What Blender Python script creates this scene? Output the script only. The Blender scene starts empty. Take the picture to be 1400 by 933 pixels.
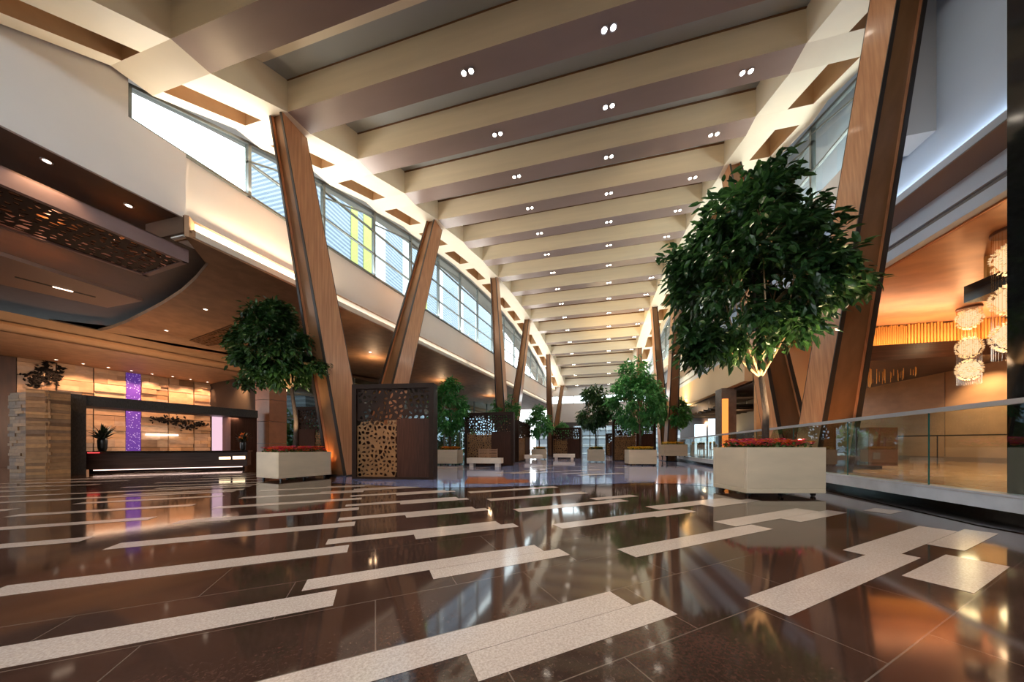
import bpy, math, random
from mathutils import Vector, Matrix
PI = math.pi
C = bpy.context.scene.collection
# ------------------------------------------------------------------ survey helpers
# the photograph as a survey: camera eye at 0.9 m, Y runs along the hall, X to the right, metres
FPX, CX, HY, EYE = 410.0, 700.0, 612.0, 0.9
TH = math.atan(97 / FPX)
FW = Vector((-math.sin(TH), math.cos(TH), 0)); RT = Vector((math.cos(TH), math.sin(TH), 0))
ORG = Vector((0, 0, EYE))
def ray(x, y): return FW + RT * ((x - CX) / FPX) + Vector((0, 0, 1)) * ((HY - y) / FPX)
def atz(x, y, z=0.0):
    r = ray(x, y); return ORG + r * ((z - EYE) / r.z)
def atn(x, y, p, n):
    r = ray(x, y); n = Vector(n); return ORG + r * ((Vector(p) - ORG).dot(n) / r.dot(n))
def atF(x, y, F): return ORG + ray(x, y) * F
# ------------------------------------------------------------------ mesh builder
class MB:
    def __init__(s): s.v = []; s.f = []; s.m = []
    def add(s, vs, fs, mi=0):
        b = len(s.v); s.v += [tuple(v) for v in vs]
        for f in fs: s.f.append([b + i for i in f]); s.m.append(mi)
        return s
    def hexa(s, p, mi=0):   # 4 bottom, 4 top (ccw)
        return s.add(p, [(3,2,1,0),(4,5,6,7),(0,1,5,4),(1,2,6,5),(2,3,7,6),(3,0,4,7)], mi)
    def box(s, x0, x1, y0, y1, z0, z1, mi=0):
        return s.hexa([(x0,y0,z0),(x1,y0,z0),(x1,y1,z0),(x0,y1,z0),(x0,y0,z1),(x1,y0,z1),(x1,y1,z1),(x0,y1,z1)], mi)
    def obox(s, o, d, L, t, z0, z1, mi=0, off=0.0):   # box along horizontal unit d from o, thickness t to the left of d
        n = Vector((-d[1], d[0], 0)); d = Vector((d[0], d[1], 0)); o = Vector((o[0], o[1], 0)) + n * off
        q = [o, o + d * L, o + d * L + n * t, o + n * t]
        return s.hexa([(a.x,a.y,z0) for a in q] + [(a.x,a.y,z1) for a in q], mi)
    def prism(s, poly, z0, z1, mi=0):
        n = len(poly)
        vs = [(p[0],p[1],z0) for p in poly] + [(p[0],p[1],z1) for p in poly]
        a = sum(poly[i][0]*poly[(i+1)%n][1]-poly[(i+1)%n][0]*poly[i][1] for i in range(n))
        fs = [tuple(range(n)), tuple(range(n, 2*n))] + [(i,(i+1)%n,n+(i+1)%n,n+i) for i in range(n)]
        if a > 0: fs[0] = fs[0][::-1]
        else: fs[1] = fs[1][::-1]; fs[2:] = [f[::-1] for f in fs[2:]]
        return s.add(vs, fs, mi)
    def tube(s, pts, rs, n=7, mi=0, cap=True):
        pts = [Vector(p) for p in pts]
        if not hasattr(rs, '__len__'): rs = [rs] * len(pts)
        b = []; 
        for i, p in enumerate(pts):
            d = (pts[min(i+1,len(pts)-1)] - pts[max(i-1,0)]).normalized()
            u = d.cross(Vector((0,0,1)) if abs(d.z) < .95 else Vector((1,0,0))).normalized(); w = d.cross(u)
            b += [p + (u*math.cos(2*PI*k/n) + w*math.sin(2*PI*k/n)) * rs[i] for k in range(n)]
        fs = [(i*n+k, i*n+(k+1)%n, (i+1)*n+(k+1)%n, (i+1)*n+k) for i in range(len(pts)-1) for k in range(n)]
        if cap: fs += [tuple(range(n))[::-1], tuple(range((len(pts)-1)*n, len(pts)*n))]
        return s.add(b, fs, mi)
    def lathe(s, c, prof, n=20, mi=0):
        b = [(c[0]+r*math.cos(2*PI*k/n), c[1]+r*math.sin(2*PI*k/n), c[2]+z) for r, z in prof for k in range(n)]
        fs = [(i*n+k, i*n+(k+1)%n, (i+1)*n+(k+1)%n, (i+1)*n+k) for i in range(len(prof)-1) for k in range(n)]
        fs += [tuple(range(n))[::-1], tuple(range((len(prof)-1)*n, len(prof)*n))]
        return s.add(b, fs, mi)
    def build(s, name, mats, parent=None, bevel=0, smooth=False, loc=None):
        me = bpy.data.meshes.new(name); me.from_pydata(s.v, [], s.f)
        if not isinstance(mats, (list, tuple)): mats = [mats]
        for m in mats: me.materials.append(m)
        for p, i in zip(me.polygons, s.m): p.material_index = i; p.use_smooth = smooth
        me.update()
        o = bpy.data.objects.new(name, me); C.objects.link(o)
        if parent is not None: o.parent = parent
        if bevel:
            bm = o.modifiers.new('bevel', 'BEVEL'); bm.width = bevel; bm.segments = 2; bm.limit_method = 'ANGLE'
        return o
def tag(o, label=None, cat=None, group=None, kind=None):
    if label: o['label'] = label
    if cat: o['category'] = cat
    if group: o['group'] = group
    if kind: o['kind'] = kind
    return o
def empty(name, loc=(0,0,0), rz=0, **k):
    o = bpy.data.objects.new(name, None); C.objects.link(o); o.location = loc; o.rotation_euler = (0,0,rz)
    o.empty_display_size = .2
    return tag(o, **k)
def struct(o): o['kind'] = 'structure'; return o
def kids(o): return [c for c in bpy.data.objects if c.parent is o]
def copy_tree(o, parent=None):
    c = o.copy(); C.objects.link(c); c.parent = parent
    for ch in kids(o): copy_tree(ch, c)
    return c
# ------------------------------------------------------------------ materials
def newmat(name):
    m = bpy.data.materials.new(name); m.use_nodes = True; nt = m.node_tree
    return m, nt, nt.nodes['Principled BSDF']
def mat(name, col, rough=.5, metal=0, var=0, scale=4, stretch=(1,1,1), spec=.5, emit=None, es=0, bump=0, coat=0, col2=None, detail=6):
    m, nt, b = newmat(name)
    b.inputs['Base Color'].default_value = (*col, 1); b.inputs['Roughness'].default_value = rough
    b.inputs['Metallic'].default_value = metal; b.inputs['Specular IOR Level'].default_value = spec
    b.inputs['Coat Weight'].default_value = coat; b.inputs['Coat Roughness'].default_value = .1
    if emit: b.inputs['Emission Color'].default_value = (*emit, 1); b.inputs['Emission Strength'].default_value = es
    if var or col2 or bump:
        tc = nt.nodes.new('ShaderNodeTexCoord'); mp = nt.nodes.new('ShaderNodeMapping'); mp.inputs['Scale'].default_value = stretch
        no = nt.nodes.new('ShaderNodeTexNoise'); no.inputs['Scale'].default_value = scale; no.inputs['Detail'].default_value = detail
        nt.links.new(tc.outputs['Object'], mp.inputs[0]); nt.links.new(mp.outputs[0], no.inputs['Vector'])
        r = nt.nodes.new('ShaderNodeValToRGB'); r.color_ramp.elements[0].position = .3; r.color_ramp.elements[1].position = .7
        c2 = col2 or tuple(min(1, c*(1+var)) for c in col); c1 = col if col2 else tuple(c*(1-var) for c in col)
        r.color_ramp.elements[0].color = (*c1, 1); r.color_ramp.elements[1].color = (*c2, 1)
        nt.links.new(no.outputs[0], r.inputs[0]); nt.links.new(r.outputs[0], b.inputs['Base Color'])
        if bump:
            bp = nt.nodes.new('ShaderNodeBump'); bp.inputs['Strength'].default_value = bump; bp.inputs['Distance'].default_value = .02
            nt.links.new(no.outputs[0], bp.inputs['Height']); nt.links.new(bp.outputs[0], b.inputs['Normal'])
    return m
def island_mat(name, cols, rough=.7, scale=6, bump=.3, stretch=(1,1,1)):
    m, nt, b = newmat(name); b.inputs['Roughness'].default_value = rough
    g = nt.nodes.new('ShaderNodeNewGeometry'); r = nt.nodes.new('ShaderNodeValToRGB'); r.color_ramp.interpolation = 'LINEAR'
    e = r.color_ramp.elements
    for i, c in enumerate(cols):
        el = e[i] if i < 2 else e.new(1)
        el.position = i / (len(cols)-1); el.color = (*c, 1)
    nt.links.new(g.outputs['Random Per Island'], r.inputs[0])
    tc = nt.nodes.new('ShaderNodeTexCoord'); mp = nt.nodes.new('ShaderNodeMapping'); mp.inputs['Scale'].default_value = stretch
    no = nt.nodes.new('ShaderNodeTexNoise'); no.inputs['Scale'].default_value = scale; no.inputs['Detail'].default_value = 6
    nt.links.new(tc.outputs['Object'], mp.inputs[0]); nt.links.new(mp.outputs[0], no.inputs['Vector'])
    mr = nt.nodes.new('ShaderNodeMapRange'); mr.inputs[3].default_value = .62; mr.inputs[4].default_value = 1.35
    nt.links.new(no.outputs[0], mr.inputs[0])
    mx = nt.nodes.new('ShaderNodeVectorMath'); mx.operation = 'SCALE'
    nt.links.new(r.outputs[0], mx.inputs[0]); nt.links.new(mr.outputs[0], mx.inputs['Scale'])
    nt.links.new(mx.outputs[0], b.inputs['Base Color'])
    bp = nt.nodes.new('ShaderNodeBump'); bp.inputs['Strength'].default_value = bump; bp.inputs['Distance'].default_value = .02
    nt.links.new(no.outputs[0], bp.inputs['Height']); nt.links.new(bp.outputs[0], b.inputs['Normal'])
    return m
def glass_mat(name, tint=(.93,.98,.96), refl=1.0, rough=.0):
    m = bpy.data.materials.new(name); m.use_nodes = True; nt = m.node_tree; nt.nodes.clear()
    o = nt.nodes.new('ShaderNodeOutputMaterial'); t = nt.nodes.new('ShaderNodeBsdfTransparent'); t.inputs[0].default_value = (*tint, 1)
    g = nt.nodes.new('ShaderNodeBsdfGlossy'); g.inputs['Roughness'].default_value = rough; g.inputs[0].default_value = (.95,.97,1,1)
    lw = nt.nodes.new('ShaderNodeLayerWeight'); lw.inputs[0].default_value = .5
    pw = nt.nodes.new('ShaderNodeMath'); pw.operation = 'POWER'; pw.inputs[1].default_value = 4.5; nt.links.new(lw.outputs['Facing'], pw.inputs[0])
    f = nt.nodes.new('ShaderNodeMath'); f.operation = 'MULTIPLY_ADD'; f.inputs[1].default_value = .93; f.inputs[2].default_value = .045; nt.links.new(pw.outputs[0], f.inputs[0])
    mm = nt.nodes.new('ShaderNodeMath'); mm.operation = 'MULTIPLY'; mm.inputs[1].default_value = refl; mm.use_clamp = True
    x = nt.nodes.new('ShaderNodeMixShader')
    nt.links.new(f.outputs[0], mm.inputs[0]); nt.links.new(mm.outputs[0], x.inputs[0])
    nt.links.new(t.outputs[0], x.inputs[1]); nt.links.new(g.outputs[0], x.inputs[2]); nt.links.new(x.outputs[0], o.inputs[0])
    return m
M = {}
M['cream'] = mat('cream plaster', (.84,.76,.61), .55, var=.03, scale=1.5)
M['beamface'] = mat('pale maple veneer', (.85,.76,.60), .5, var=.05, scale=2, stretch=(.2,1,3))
M['soffit'] = mat('shade darkened soffit', (.33,.25,.22), .28, var=.06, scale=2, stretch=(.3,1,1))  # cream beam underside, darkened to taupe to paint its shade
M['shadowline'] = mat('brown painted shadow line', (.16,.075,.03), .6)  # dark brown standing for the shadow in the coffer gap
M['coffertan'] = mat('bounce tinted coffer', (.52,.33,.18), .5, var=.06)  # tan tint paints the warm bounce light inside the small coffers
M['white'] = mat('warm white paint', (.86,.84,.81), .6, var=.02, scale=1)
M['bluegrey'] = mat('cool grey paint', (.48,.57,.70), .55, var=.03, scale=1)
M['lipedge'] = mat('pale lip paint', (.7,.68,.6), .5)
M['brownceil'] = mat('brown plaster ceiling', (.38,.22,.12), .6, var=.16, scale=3)
M['cornice'] = mat('tan cornice plaster', (.44,.25,.12), .6, var=.05)
M['darkceil'] = mat('near black brown ceiling', (.035,.025,.02), .6)
M['mauve'] = mat('mauve brown panel paint', (.30,.20,.19), .5, var=.08, scale=3)
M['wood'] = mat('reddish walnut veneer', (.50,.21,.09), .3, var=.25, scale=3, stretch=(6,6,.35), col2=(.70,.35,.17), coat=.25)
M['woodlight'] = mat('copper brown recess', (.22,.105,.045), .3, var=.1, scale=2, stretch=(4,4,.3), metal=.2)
M['edge'] = mat('black brown metal edge', (.025,.018,.015), .35)
M['bronze'] = mat('dark bronze metal', (.026,.012,.007), .5, var=.15, scale=5, spec=.12)
M['bronzelat'] = mat('gold toned bronze', (.20,.095,.032), .45, metal=.35, var=.25, scale=4)
M['darkpanel'] = mat('dark walnut panel', (.05,.02,.012), .5, spec=.12, var=.3, scale=4, stretch=(8,8,.5))
M['planter'] = mat('cream limestone', (.66,.52,.36), .5, var=.08, scale=1.3, stretch=(1,1,3), bump=.08)
M['plantertop'] = mat('planter soil', (.05,.03,.02), .9, bump=.8, scale=30)
M['caster'] = mat('black rubber', (.015,.015,.015), .5)
M['bark'] = mat('grey brown bark', (.06,.04,.028), .8, var=.4, scale=14, stretch=(3,3,1), bump=.6)
M['twig'] = mat('pale twig bark', (.42,.27,.15), .7, var=.3, scale=12)
M['mullion'] = mat('grey window metal', (.20,.23,.23), .4, metal=.4)
M['winglass'] = glass_mat('clerestory glass', (.86,.95,.95), .8)
M['railglass'] = glass_mat('railing glass', (.86,.93,.90), 1.3)
M['glassedge'] = mat('green glass edge', (.03,.14,.12), .2)
M['steel'] = mat('satin steel', (.72,.72,.76), .3, metal=.6)
M['marble'] = mat('pale grey marble', (.58,.58,.62), .3, var=.15, scale=3, bump=0)
M['platform'] = mat('beige stone floor', (.48,.29,.16), .22, var=.08, scale=2)
M['stone'] = mat('honey stone wall', (.60,.34,.175), .45, var=.14, scale=1.2, stretch=(1,1,2))
M['copper'] = mat('burnished copper leaf ceiling', (.54,.27,.13), .33, metal=.5, var=.22, scale=.9, stretch=(1,2,1), bump=.15)
M['gold'] = mat('gold rods', (.85,.45,.12), .4, metal=.15)
M['blackstone'] = mat('polished black marble', (.012,.012,.012), .08, spec=.6)
M['desk'] = mat('dark espresso wood', (.05,.03,.025), .25, var=.3, scale=3, stretch=(.4,.4,6))
M['portal'] = mat('charcoal textured metal', (.03,.028,.026), .45, var=.5, scale=40, stretch=(1,1,.3), bump=.4)
M['tablewood'] = mat('red brown wood', (.20,.09,.05), .35, var=.2, scale=4, stretch=(1,1,6))
M['greypanel'] = mat('grey host stand panel', (.20,.18,.17), .4)
M['ledger'] = island_mat('stacked ledger stone', [(.09,.05,.028),(.24,.14,.07),(.32,.19,.09),(.15,.10,.07),(.46,.26,.11)], .75, 9, .6)
M['feature'] = island_mat('honed travertine blocks', [(.24,.13,.06),(.56,.35,.20),(.36,.21,.12),(.68,.45,.28),(.44,.31,.23),(.62,.38,.20)], .5, 4, .15, (1,1,2))
M['onyx'] = island_mat('rust red marble panels', [(.30,.11,.05),(.42,.17,.08),(.36,.14,.06)], .35, 3, .1)
M['joint'] = mat('dark joint backing', (.03,.02,.015), .7)
M['flake'] = mat('blackened metal flakes', (.012,.010,.009), .7, spec=.05)
M['benchstone'] = mat('ivory stone bench', (.80,.68,.56), .4, var=.04)
M['benchwood'] = mat('teak slats', (.30,.16,.09), .5)
M['vase'] = mat('black ceramic', (.012,.012,.012), .3)
M['darkleaf'] = mat('dark tropical leaf', (.015,.03,.015), .4)
M['facade'] = None
def emis(name, col, s):
    m = bpy.data.materials.new(name); m.use_nodes = True; nt = m.node_tree; nt.nodes.clear()
    o = nt.nodes.new('ShaderNodeOutputMaterial'); e = nt.nodes.new('ShaderNodeEmission'); e.inputs[0].default_value = (*col, 1); e.inputs[1].default_value = s
    nt.links.new(e.outputs[0], o.inputs[0]); return m
M['lamp'] = emis('lamp glow', (1,.86,.68), 22)
M['lampsoft'] = emis('lamp glow soft', (1,.8,.6), 5)
M['whitelit'] = emis('backlit lilac glass', (.95,.62,.74), .48)
M['whitescreen'] = emis('lit window screen', (.75,.9,1), 1.0)
M['shelflit'] = emis('lit shelf', (1,.75,.45), 1.6)
M['orangelit'] = emis('orange lit panel', (1,.25,.05), .9)
M['redlit'] = emis('red lamp', (1,.06,.06), 1.2)
M['warmstrip'] = emis('warm strip lamp', (1,.62,.25), 5)
# leaf material: glossy two-tone green
def leafmat(name, dark, light, rough=.32):
    m, nt, b = newmat(name); b.inputs['Roughness'].default_value = rough
    g = nt.nodes.new('ShaderNodeNewGeometry'); r = nt.nodes.new('ShaderNodeValToRGB')
    r.color_ramp.elements[0].color = (*dark, 1); r.color_ramp.elements[1].color = (*light, 1)
    nt.links.new(g.outputs['Random Per Island'], r.inputs[0]); nt.links.new(r.outputs[0], b.inputs['Base Color'])
    tl = nt.nodes.new('ShaderNodeBsdfTranslucent'); sc_ = nt.nodes.new('ShaderNodeVectorMath'); sc_.operation = 'SCALE'; sc_.inputs['Scale'].default_value = 1.6
    nt.links.new(r.outputs[0], sc_.inputs[0]); nt.links.new(sc_.outputs[0], tl.inputs[0])
    ms = nt.nodes.new('ShaderNodeMixShader'); ms.inputs[0].default_value = .3
    nt.links.new(b.outputs[0], ms.inputs[1]); nt.links.new(tl.outputs[0], ms.inputs[2]); nt.links.new(ms.outputs[0], nt.nodes['Material Output'].inputs[0])
    return m
M['leaf'] = leafmat('ficus leaf', (.010,.036,.013), (.045,.115,.028))
M['leafbright'] = leafmat('bright ficus leaf', (.03,.14,.04), (.10,.34,.08), .38)
M['flowerred'] = leafmat('red begonia petals', (.60,.01,.03), (.80,.12,.12), .5)
M['flowerpink'] = leafmat('pink and red petals', (.60,.015,.08), (.85,.2,.34), .5)
M['floweryel'] = leafmat('yellow petals', (.75,.45,.03), (.85,.62,.08), .5)
M['floweror'] = leafmat('orange petals', (.75,.12,.02), (.85,.35,.05), .5)
M['flowergreen'] = leafmat('low bedding leaves', (.02,.06,.01), (.10,.16,.03), .5)
# purple sequin panel
def purple():
    m, nt, b = newmat('backlit purple mosaic')
    tc = nt.nodes.new('ShaderNodeTexCoord'); v = nt.nodes.new('ShaderNodeTexVoronoi'); v.inputs['Scale'].default_value = 11
    nt.links.new(tc.outputs['Object'], v.inputs['Vector'])
    r = nt.nodes.new('ShaderNodeValToRGB'); r.color_ramp.elements[0].position = .12; r.color_ramp.elements[1].position = .3
    r.color_ramp.elements[0].color = (.75,.65,1,1); r.color_ramp.elements[1].color = (.10,.03,.36,1)
    nt.links.new(v.outputs[0], r.inputs[0]); nt.links.new(r.outputs[0], b.inputs['Base Color'])
    nt.links.new(r.outputs[0], b.inputs['Emission Color']); b.inputs['Emission Strength'].default_value = .22
    return m
M['purple'] = purple()
def facade():
    m, nt, b = newmat('louvred neighbour facade')
    tc = nt.nodes.new('ShaderNodeTexCoord'); sp = nt.nodes.new('ShaderNodeSeparateXYZ'); nt.links.new(tc.outputs['Object'], sp.inputs[0])
    w = nt.nodes.new('ShaderNodeMath'); w.operation = 'MULTIPLY'; w.inputs[1].default_value = 2.6; nt.links.new(sp.outputs['Z'], w.inputs[0])
    fr = nt.nodes.new('ShaderNodeMath'); fr.operation = 'FRACT'; nt.links.new(w.outputs[0], fr.inputs[0])
    gt = nt.nodes.new('ShaderNodeMath'); gt.operation = 'GREATER_THAN'; gt.inputs[1].default_value = .55; nt.links.new(fr.outputs[0], gt.inputs[0])
    mx = nt.nodes.new('ShaderNodeMix'); mx.data_type = 'RGBA'; mx.inputs['A'].default_value = (.07,.10,.14,1); mx.inputs['B'].default_value = (.17,.22,.27,1)
    nt.links.new(gt.outputs[0], mx.inputs['Factor'])
    nt.links.new(mx.outputs['Result'], b.inputs['Base Color']); b.inputs['Roughness'].default_value = .6
    return m
M['facade'] = facade()
M['curtyel'] = mat('yellow green curtain', (.24,.27,.05), .7)
M['curtwhite'] = mat('white curtain', (.42,.45,.47), .7)
# polished floor: dark granite slabs with joints in the rotated paving grid
AZ = math.radians(52.2); FA = (math.sin(AZ), math.cos(AZ)); FB = (-math.cos(AZ), math.sin(AZ))
def pave(a, b): return (a*FA[0] + b*FB[0], a*FA[1] + b*FB[1])
def granite(name, c1, c2, rough, joints=True, jcol=(.15,.11,.085), gscale=60, blotch=.4):
    m, nt, b = newmat(name); b.inputs['Roughness'].default_value = rough; b.inputs['IOR'].default_value = 1.62
    tc = nt.nodes.new('ShaderNodeTexCoord'); mp = nt.nodes.new('ShaderNodeMapping'); mp.inputs['Rotation'].default_value = (0,0,-(PI/2-AZ))
    nt.links.new(tc.outputs['Object'], mp.inputs[0])
    n1 = nt.nodes.new('ShaderNodeTexNoise'); n1.inputs['Scale'].default_value = gscale; n1.inputs['Detail'].default_value = 8; n1.inputs['Roughness'].default_value = .7
    n2 = nt.nodes.new('ShaderNodeTexNoise'); n2.inputs['Scale'].default_value = 1.6; n2.inputs['Detail'].default_value = 5
    nt.links.new(mp.outputs[0], n1.inputs['Vector']); nt.links.new(mp.outputs[0], n2.inputs['Vector'])
    mx0 = nt.nodes.new('ShaderNodeMix'); mx0.inputs[0].default_value = blotch
    nt.links.new(n1.outputs[0], mx0.inputs[2]); nt.links.new(n2.outputs[0], mx0.inputs[3])
    r = nt.nodes.new('ShaderNodeValToRGB'); r.color_ramp.elements[0].position = .38; r.color_ramp.elements[1].position = .62
    r.color_ramp.elements[0].color = (*c1,1); r.color_ramp.elements[1].color = (*c2,1); nt.links.new(mx0.outputs[0], r.inputs[0])
    out = r.outputs[0]
    if joints:
        br = nt.nodes.new('ShaderNodeTexBrick'); br.inputs['Scale'].default_value = 1; br.inputs['Mortar Size'].default_value = .0028
        br.inputs['Brick Width'].default_value = .97; br.inputs['Row Height'].default_value = .485; br.offset = .5
        br.inputs['Mortar Smooth'].default_value = 0
        nt.links.new(mp.outputs[0], br.inputs['Vector'])
        mx = nt.nodes.new('ShaderNodeMix'); mx.data_type = 'RGBA'; mx.inputs['B'].default_value = (*jcol,1)
        nt.links.new(br.outputs['Fac'], mx.inputs['Factor']); nt.links.new(out, mx.inputs['A']); out = mx.outputs['Result']
    nt.links.new(out, b.inputs['Base Color'])
    return m
M['granite'] = granite('polished brown granite', (.022,.010,.007), (.085,.043,.030), .07)
M['strip'] = granite('pale pink granite strips', (.44,.34,.28), (.66,.54,.46), .16, joints=False, gscale=90, blotch=.15)
M['bluefloor'] = granite('blue mosaic with sky reflection', (.09,.12,.28), (.24,.29,.50), .06, jcol=(.4,.4,.5))  # blue inlay tone, raised to paint the reflected sky
M['redfloor'] = granite('rust mosaic paving', (.35,.10,.04), (.5,.18,.09), .1, joints=False)
M['blackfloor'] = mat('black granite border', (.012,.010,.010), .12)
# ------------------------------------------------------------------ camera
cam = bpy.data.cameras.new('camera'); co = bpy.data.objects.new('camera', cam); C.objects.link(co)
co.location = ORG; co.rotation_euler = (PI/2, 0, TH); cam.sensor_width = 36; cam.lens = 36 * FPX / 1400
cam.shift_y = (HY - 466.5) / 1400; cam.clip_start = .05; cam.clip_end = 400
bpy.context.scene.camera = co
# ------------------------------------------------------------------ hall geometry
def LX(Y, off): return off + .17 * Y
def arch(Y):
    Y = max(Y, 2.0)
    z = EYE + 10.45 - .0125 * (Y - 19.5) ** 2
    return z if Y < 36.4 else z
PITCH = 1.965
BY = [8.13 + PITCH * k for k in range(-6, 15)]          # cross beam centres
YEND = 37.2
LW = -9.8; RW = 6.5; SILL = 7.7; RSILL = 8.1; FAS = 5.8
# floor
fm = MB()
fm.add([(-34,-9,0),(7.2,-9,0),(7.2,YEND+8,0),(-34,YEND+8,0)], [(0,1,2,3)], 0)
Z1 = .0012
FN = [0]
def fquad(a0, a1, b0, b1, mi=1, z=Z1):
    FN[0] += 1; z = .001 + 2e-5*FN[0]
    q = [pave(a0,b0), pave(a1,b0), pave(a1,b1), pave(a0,b1)]
    fm.add([(x,y,z) for x,y in q], [(0,1,2,3)], mi)
random.seed(5)
def vis(a, b):   # the striped paving stops where the blue field begins
    x, y = pave(a, b); return y < 9.4 + .0 * x
W = .215
for k in range(-7, 14):
    b = 3.88 + .955 * k
    if b < 7.9: fquad(-2.18, -.22, b, b + W)
    if k % 1 == 0 and b > -3.5:
        pass
for k in range(-6, 5):
    b = 3.12 + .98 * k
    fquad(-.42, 1.33, b + .11, b + .29); fquad(.36, 1.48, b - .06, b + .108)
for k in range(-5, 4):
    b = 2.78 + .97 * k
    fquad(1.88 - .06*k, 3.92 - .06*k, b, b + .215)
for b in (2.04, .94, -.1, -1.1, -2.2, 3.05):
    fquad(3.72, 5.66, b, b + .25); fquad(4.65, 5.9, b - .2, b - .002)
for (a0,a1,b0,b1) in [(3.3,4.08,2.74,2.96),(3.43,4.4,4.05,4.25),(3.35,4.35,.50,.78),(6.3,6.75,1.56,1.81),(6.4,7.6,.5,.75),(6.4,7.8,-.6,-.3)]:
    fquad(a0,a1,b0,b1)
for k in range(-5, 6):
    b = 4.30 + .955 * k
    fquad(-4.35 if k else -3.9, -2.57, b, b + .2)
    fquad(-6.6, -4.75, b - .35, b - .15)
for k in range(-2, 12):
    b = 2.2 + .95 * k
    fquad(-8.8, -6.9, b + .1, b + .3); fquad(-11.2, -9.2, b - .3, b - .1); fquad(-7.9, -6.1, b + 2.75, b + 2.95); fquad(-13.4, -11.5, b+.2, b+.42)
for k in range(4, 11):
    b = 4.30 + .89 * k; fquad(-5.74 + .1*k, -2.62, b - .02, b + .17)
for k in range(3, 6):
    b = 3.9 + .9 * k; fquad(-1.0, .6, b + .35, b + .5)
# blue grey field down the middle of the hall with rust and pale inlays
bf = [atz(x, y) for x, y in [(455,661),(600,668),(760,664),(900,660),(1000,668),(1100,672)]]
poly = [(p.x,p.y) for p in bf] + [(5.2,10.6),(6.2,20),(7.1,36),(-2.2,37),(-8.6,12.5),(-8.9,9.5)]
fm.prism(poly, .005, .0055, 2)
random.seed(11)
for i in range(46):
    cy = random.uniform(9.5, 34); cx = random.uniform(-7.5 + .2*(cy-8), 4.5)
    ca, cb = cx*FA[0] + cy*FA[1], cx*FB[0] + cy*FB[1]
    L = random.uniform(.7, 2.2); mi = random.choice([1,1,1,4,3])
    q = [pave(ca,cb), pave(ca+L,cb), pave(ca+L,cb+.25), pave(ca,cb+.25)]
    fm.add([(x,y,.006+2e-5*i) for x,y in q], [(0,1,2,3)], mi)
for (x0,y0,x1,y1) in [(640,653,690,662),(690,656,720,661),(900,650,965,662)]:
    q = [atz(x0,y0), atz(x1,y0), atz(x1+8,y1), atz(x0-6,y1)]
    fm.add([(p.x,p.y,.0075+x0*1e-7) for p in q], [(0,1,2,3)], 3)
# black border along the platform
fb = [(4.55,-6),(4.55,3),(4.42,4.6),(4.74,6.5),(5.1,8.4),(5.9,15),(6.7,24),(7.1,36),(7.19,36),(7.19,-6)]
fm.prism(fb, .008, .0085, 5)
floor = struct(fm.build('floor', [M['granite'], M['strip'], M['bluefloor'], M['redfloor'], M['strip'], M['blackfloor']]))
# ceiling
cm = MB(); D = .85
CRM, FACE, SOF, SHADOW, TAN = 0, 1, 2, 3, 4
XR0, XR1, XR2, XR3 = 4.75, 5.5, 6.1, 6.42
for Yk in BY:
    z = arch(Yk); y0, y1 = Yk - .275, Yk + .275
    L0, L1, L2, L3 = -8.05, -8.86, -9.4, -9.72
    def seg(oa, ob, mi_s, mi_f):
        xa0 = LX(y0, oa) if oa < -1 else oa; xa1 = LX(y1, oa) if oa < -1 else oa
        xb0 = LX(y0, ob) if ob < -1 else ob; xb1 = LX(y1, ob) if ob < -1 else ob
        p = [(xa0,y0,z),(xb0,y0,z),(xb1,y1,z),(xa1,y1,z),(xa0,y0,z+D),(xb0,y0,z+D),(xb1,y1,z+D),(xa1,y1,z+D)]
        cm.add(p, [(3,2,1,0)], mi_s); cm.add(p, [(0,1,5,4),(2,3,7,6)], mi_f)
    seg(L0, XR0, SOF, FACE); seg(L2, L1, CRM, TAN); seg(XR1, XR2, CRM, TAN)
    # brown strip at each face head, its colour painting the gap's shadow
    for yy in (y0 - .012, y1 + .012):
        cm.box(LX(yy,L0), XR0, yy - .012, yy + .012, z + D - .09, z + D, SHADOW)
YG = [BY[0] - .9]
for Yk in BY: YG += [Yk - .275, Yk + .275]
YG += [YEND]
for i in range(len(YG) - 1):
    ya, yb = YG[i], YG[i+1]
    isb = (i % 2 == 1)
    # heights: soffits follow each beam
    def zh(j, Y):
        k = min(range(len(BY)), key=lambda q: abs(BY[q]-Y)); return arch(BY[k]) if abs(BY[k]-Y) < .3 else arch(Y)
    za, zb = zh(i, ya), zh(i, yb)
    for (oa, ob) in ((-8.86,-8.05),(-9.72,-9.4),(XR0,XR1),(XR2,XR3)):
        f = (lambda Y, o: LX(Y,o) if o < -1 else o)
        p = [(f(ya,oa),ya,za),(f(ya,ob),ya,za),(f(yb,ob),yb,zb),(f(yb,oa),yb,zb)]
        p += [(x,y,zz+D) for (x,y,zz) in p]
        cm.add(p, [(3,2,1,0)], CRM)
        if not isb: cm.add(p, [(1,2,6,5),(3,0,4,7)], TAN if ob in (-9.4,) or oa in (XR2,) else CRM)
    if not isb:
        f = (lambda Y, o: LX(Y,o) if o < -1 else o)
        for (oa, ob, mi) in ((-8.05, XR0, CRM), (-9.4,-8.86,TAN), (XR1,XR2,TAN)):
            cm.add([(f(ya,oa),ya,za+D),(f(ya,ob),ya,za+D),(f(yb,ob),yb,zb+D),(f(yb,oa),yb,zb+D)], [(3,2,1,0)], mi)
ceiling = struct(cm.build('ceiling', [M['cream'], M['beamface'], M['soffit'], M['shadowline'], M['coffertan']]))
rm = MB()   # weather roof over the coffers with deep eaves outside
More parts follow.
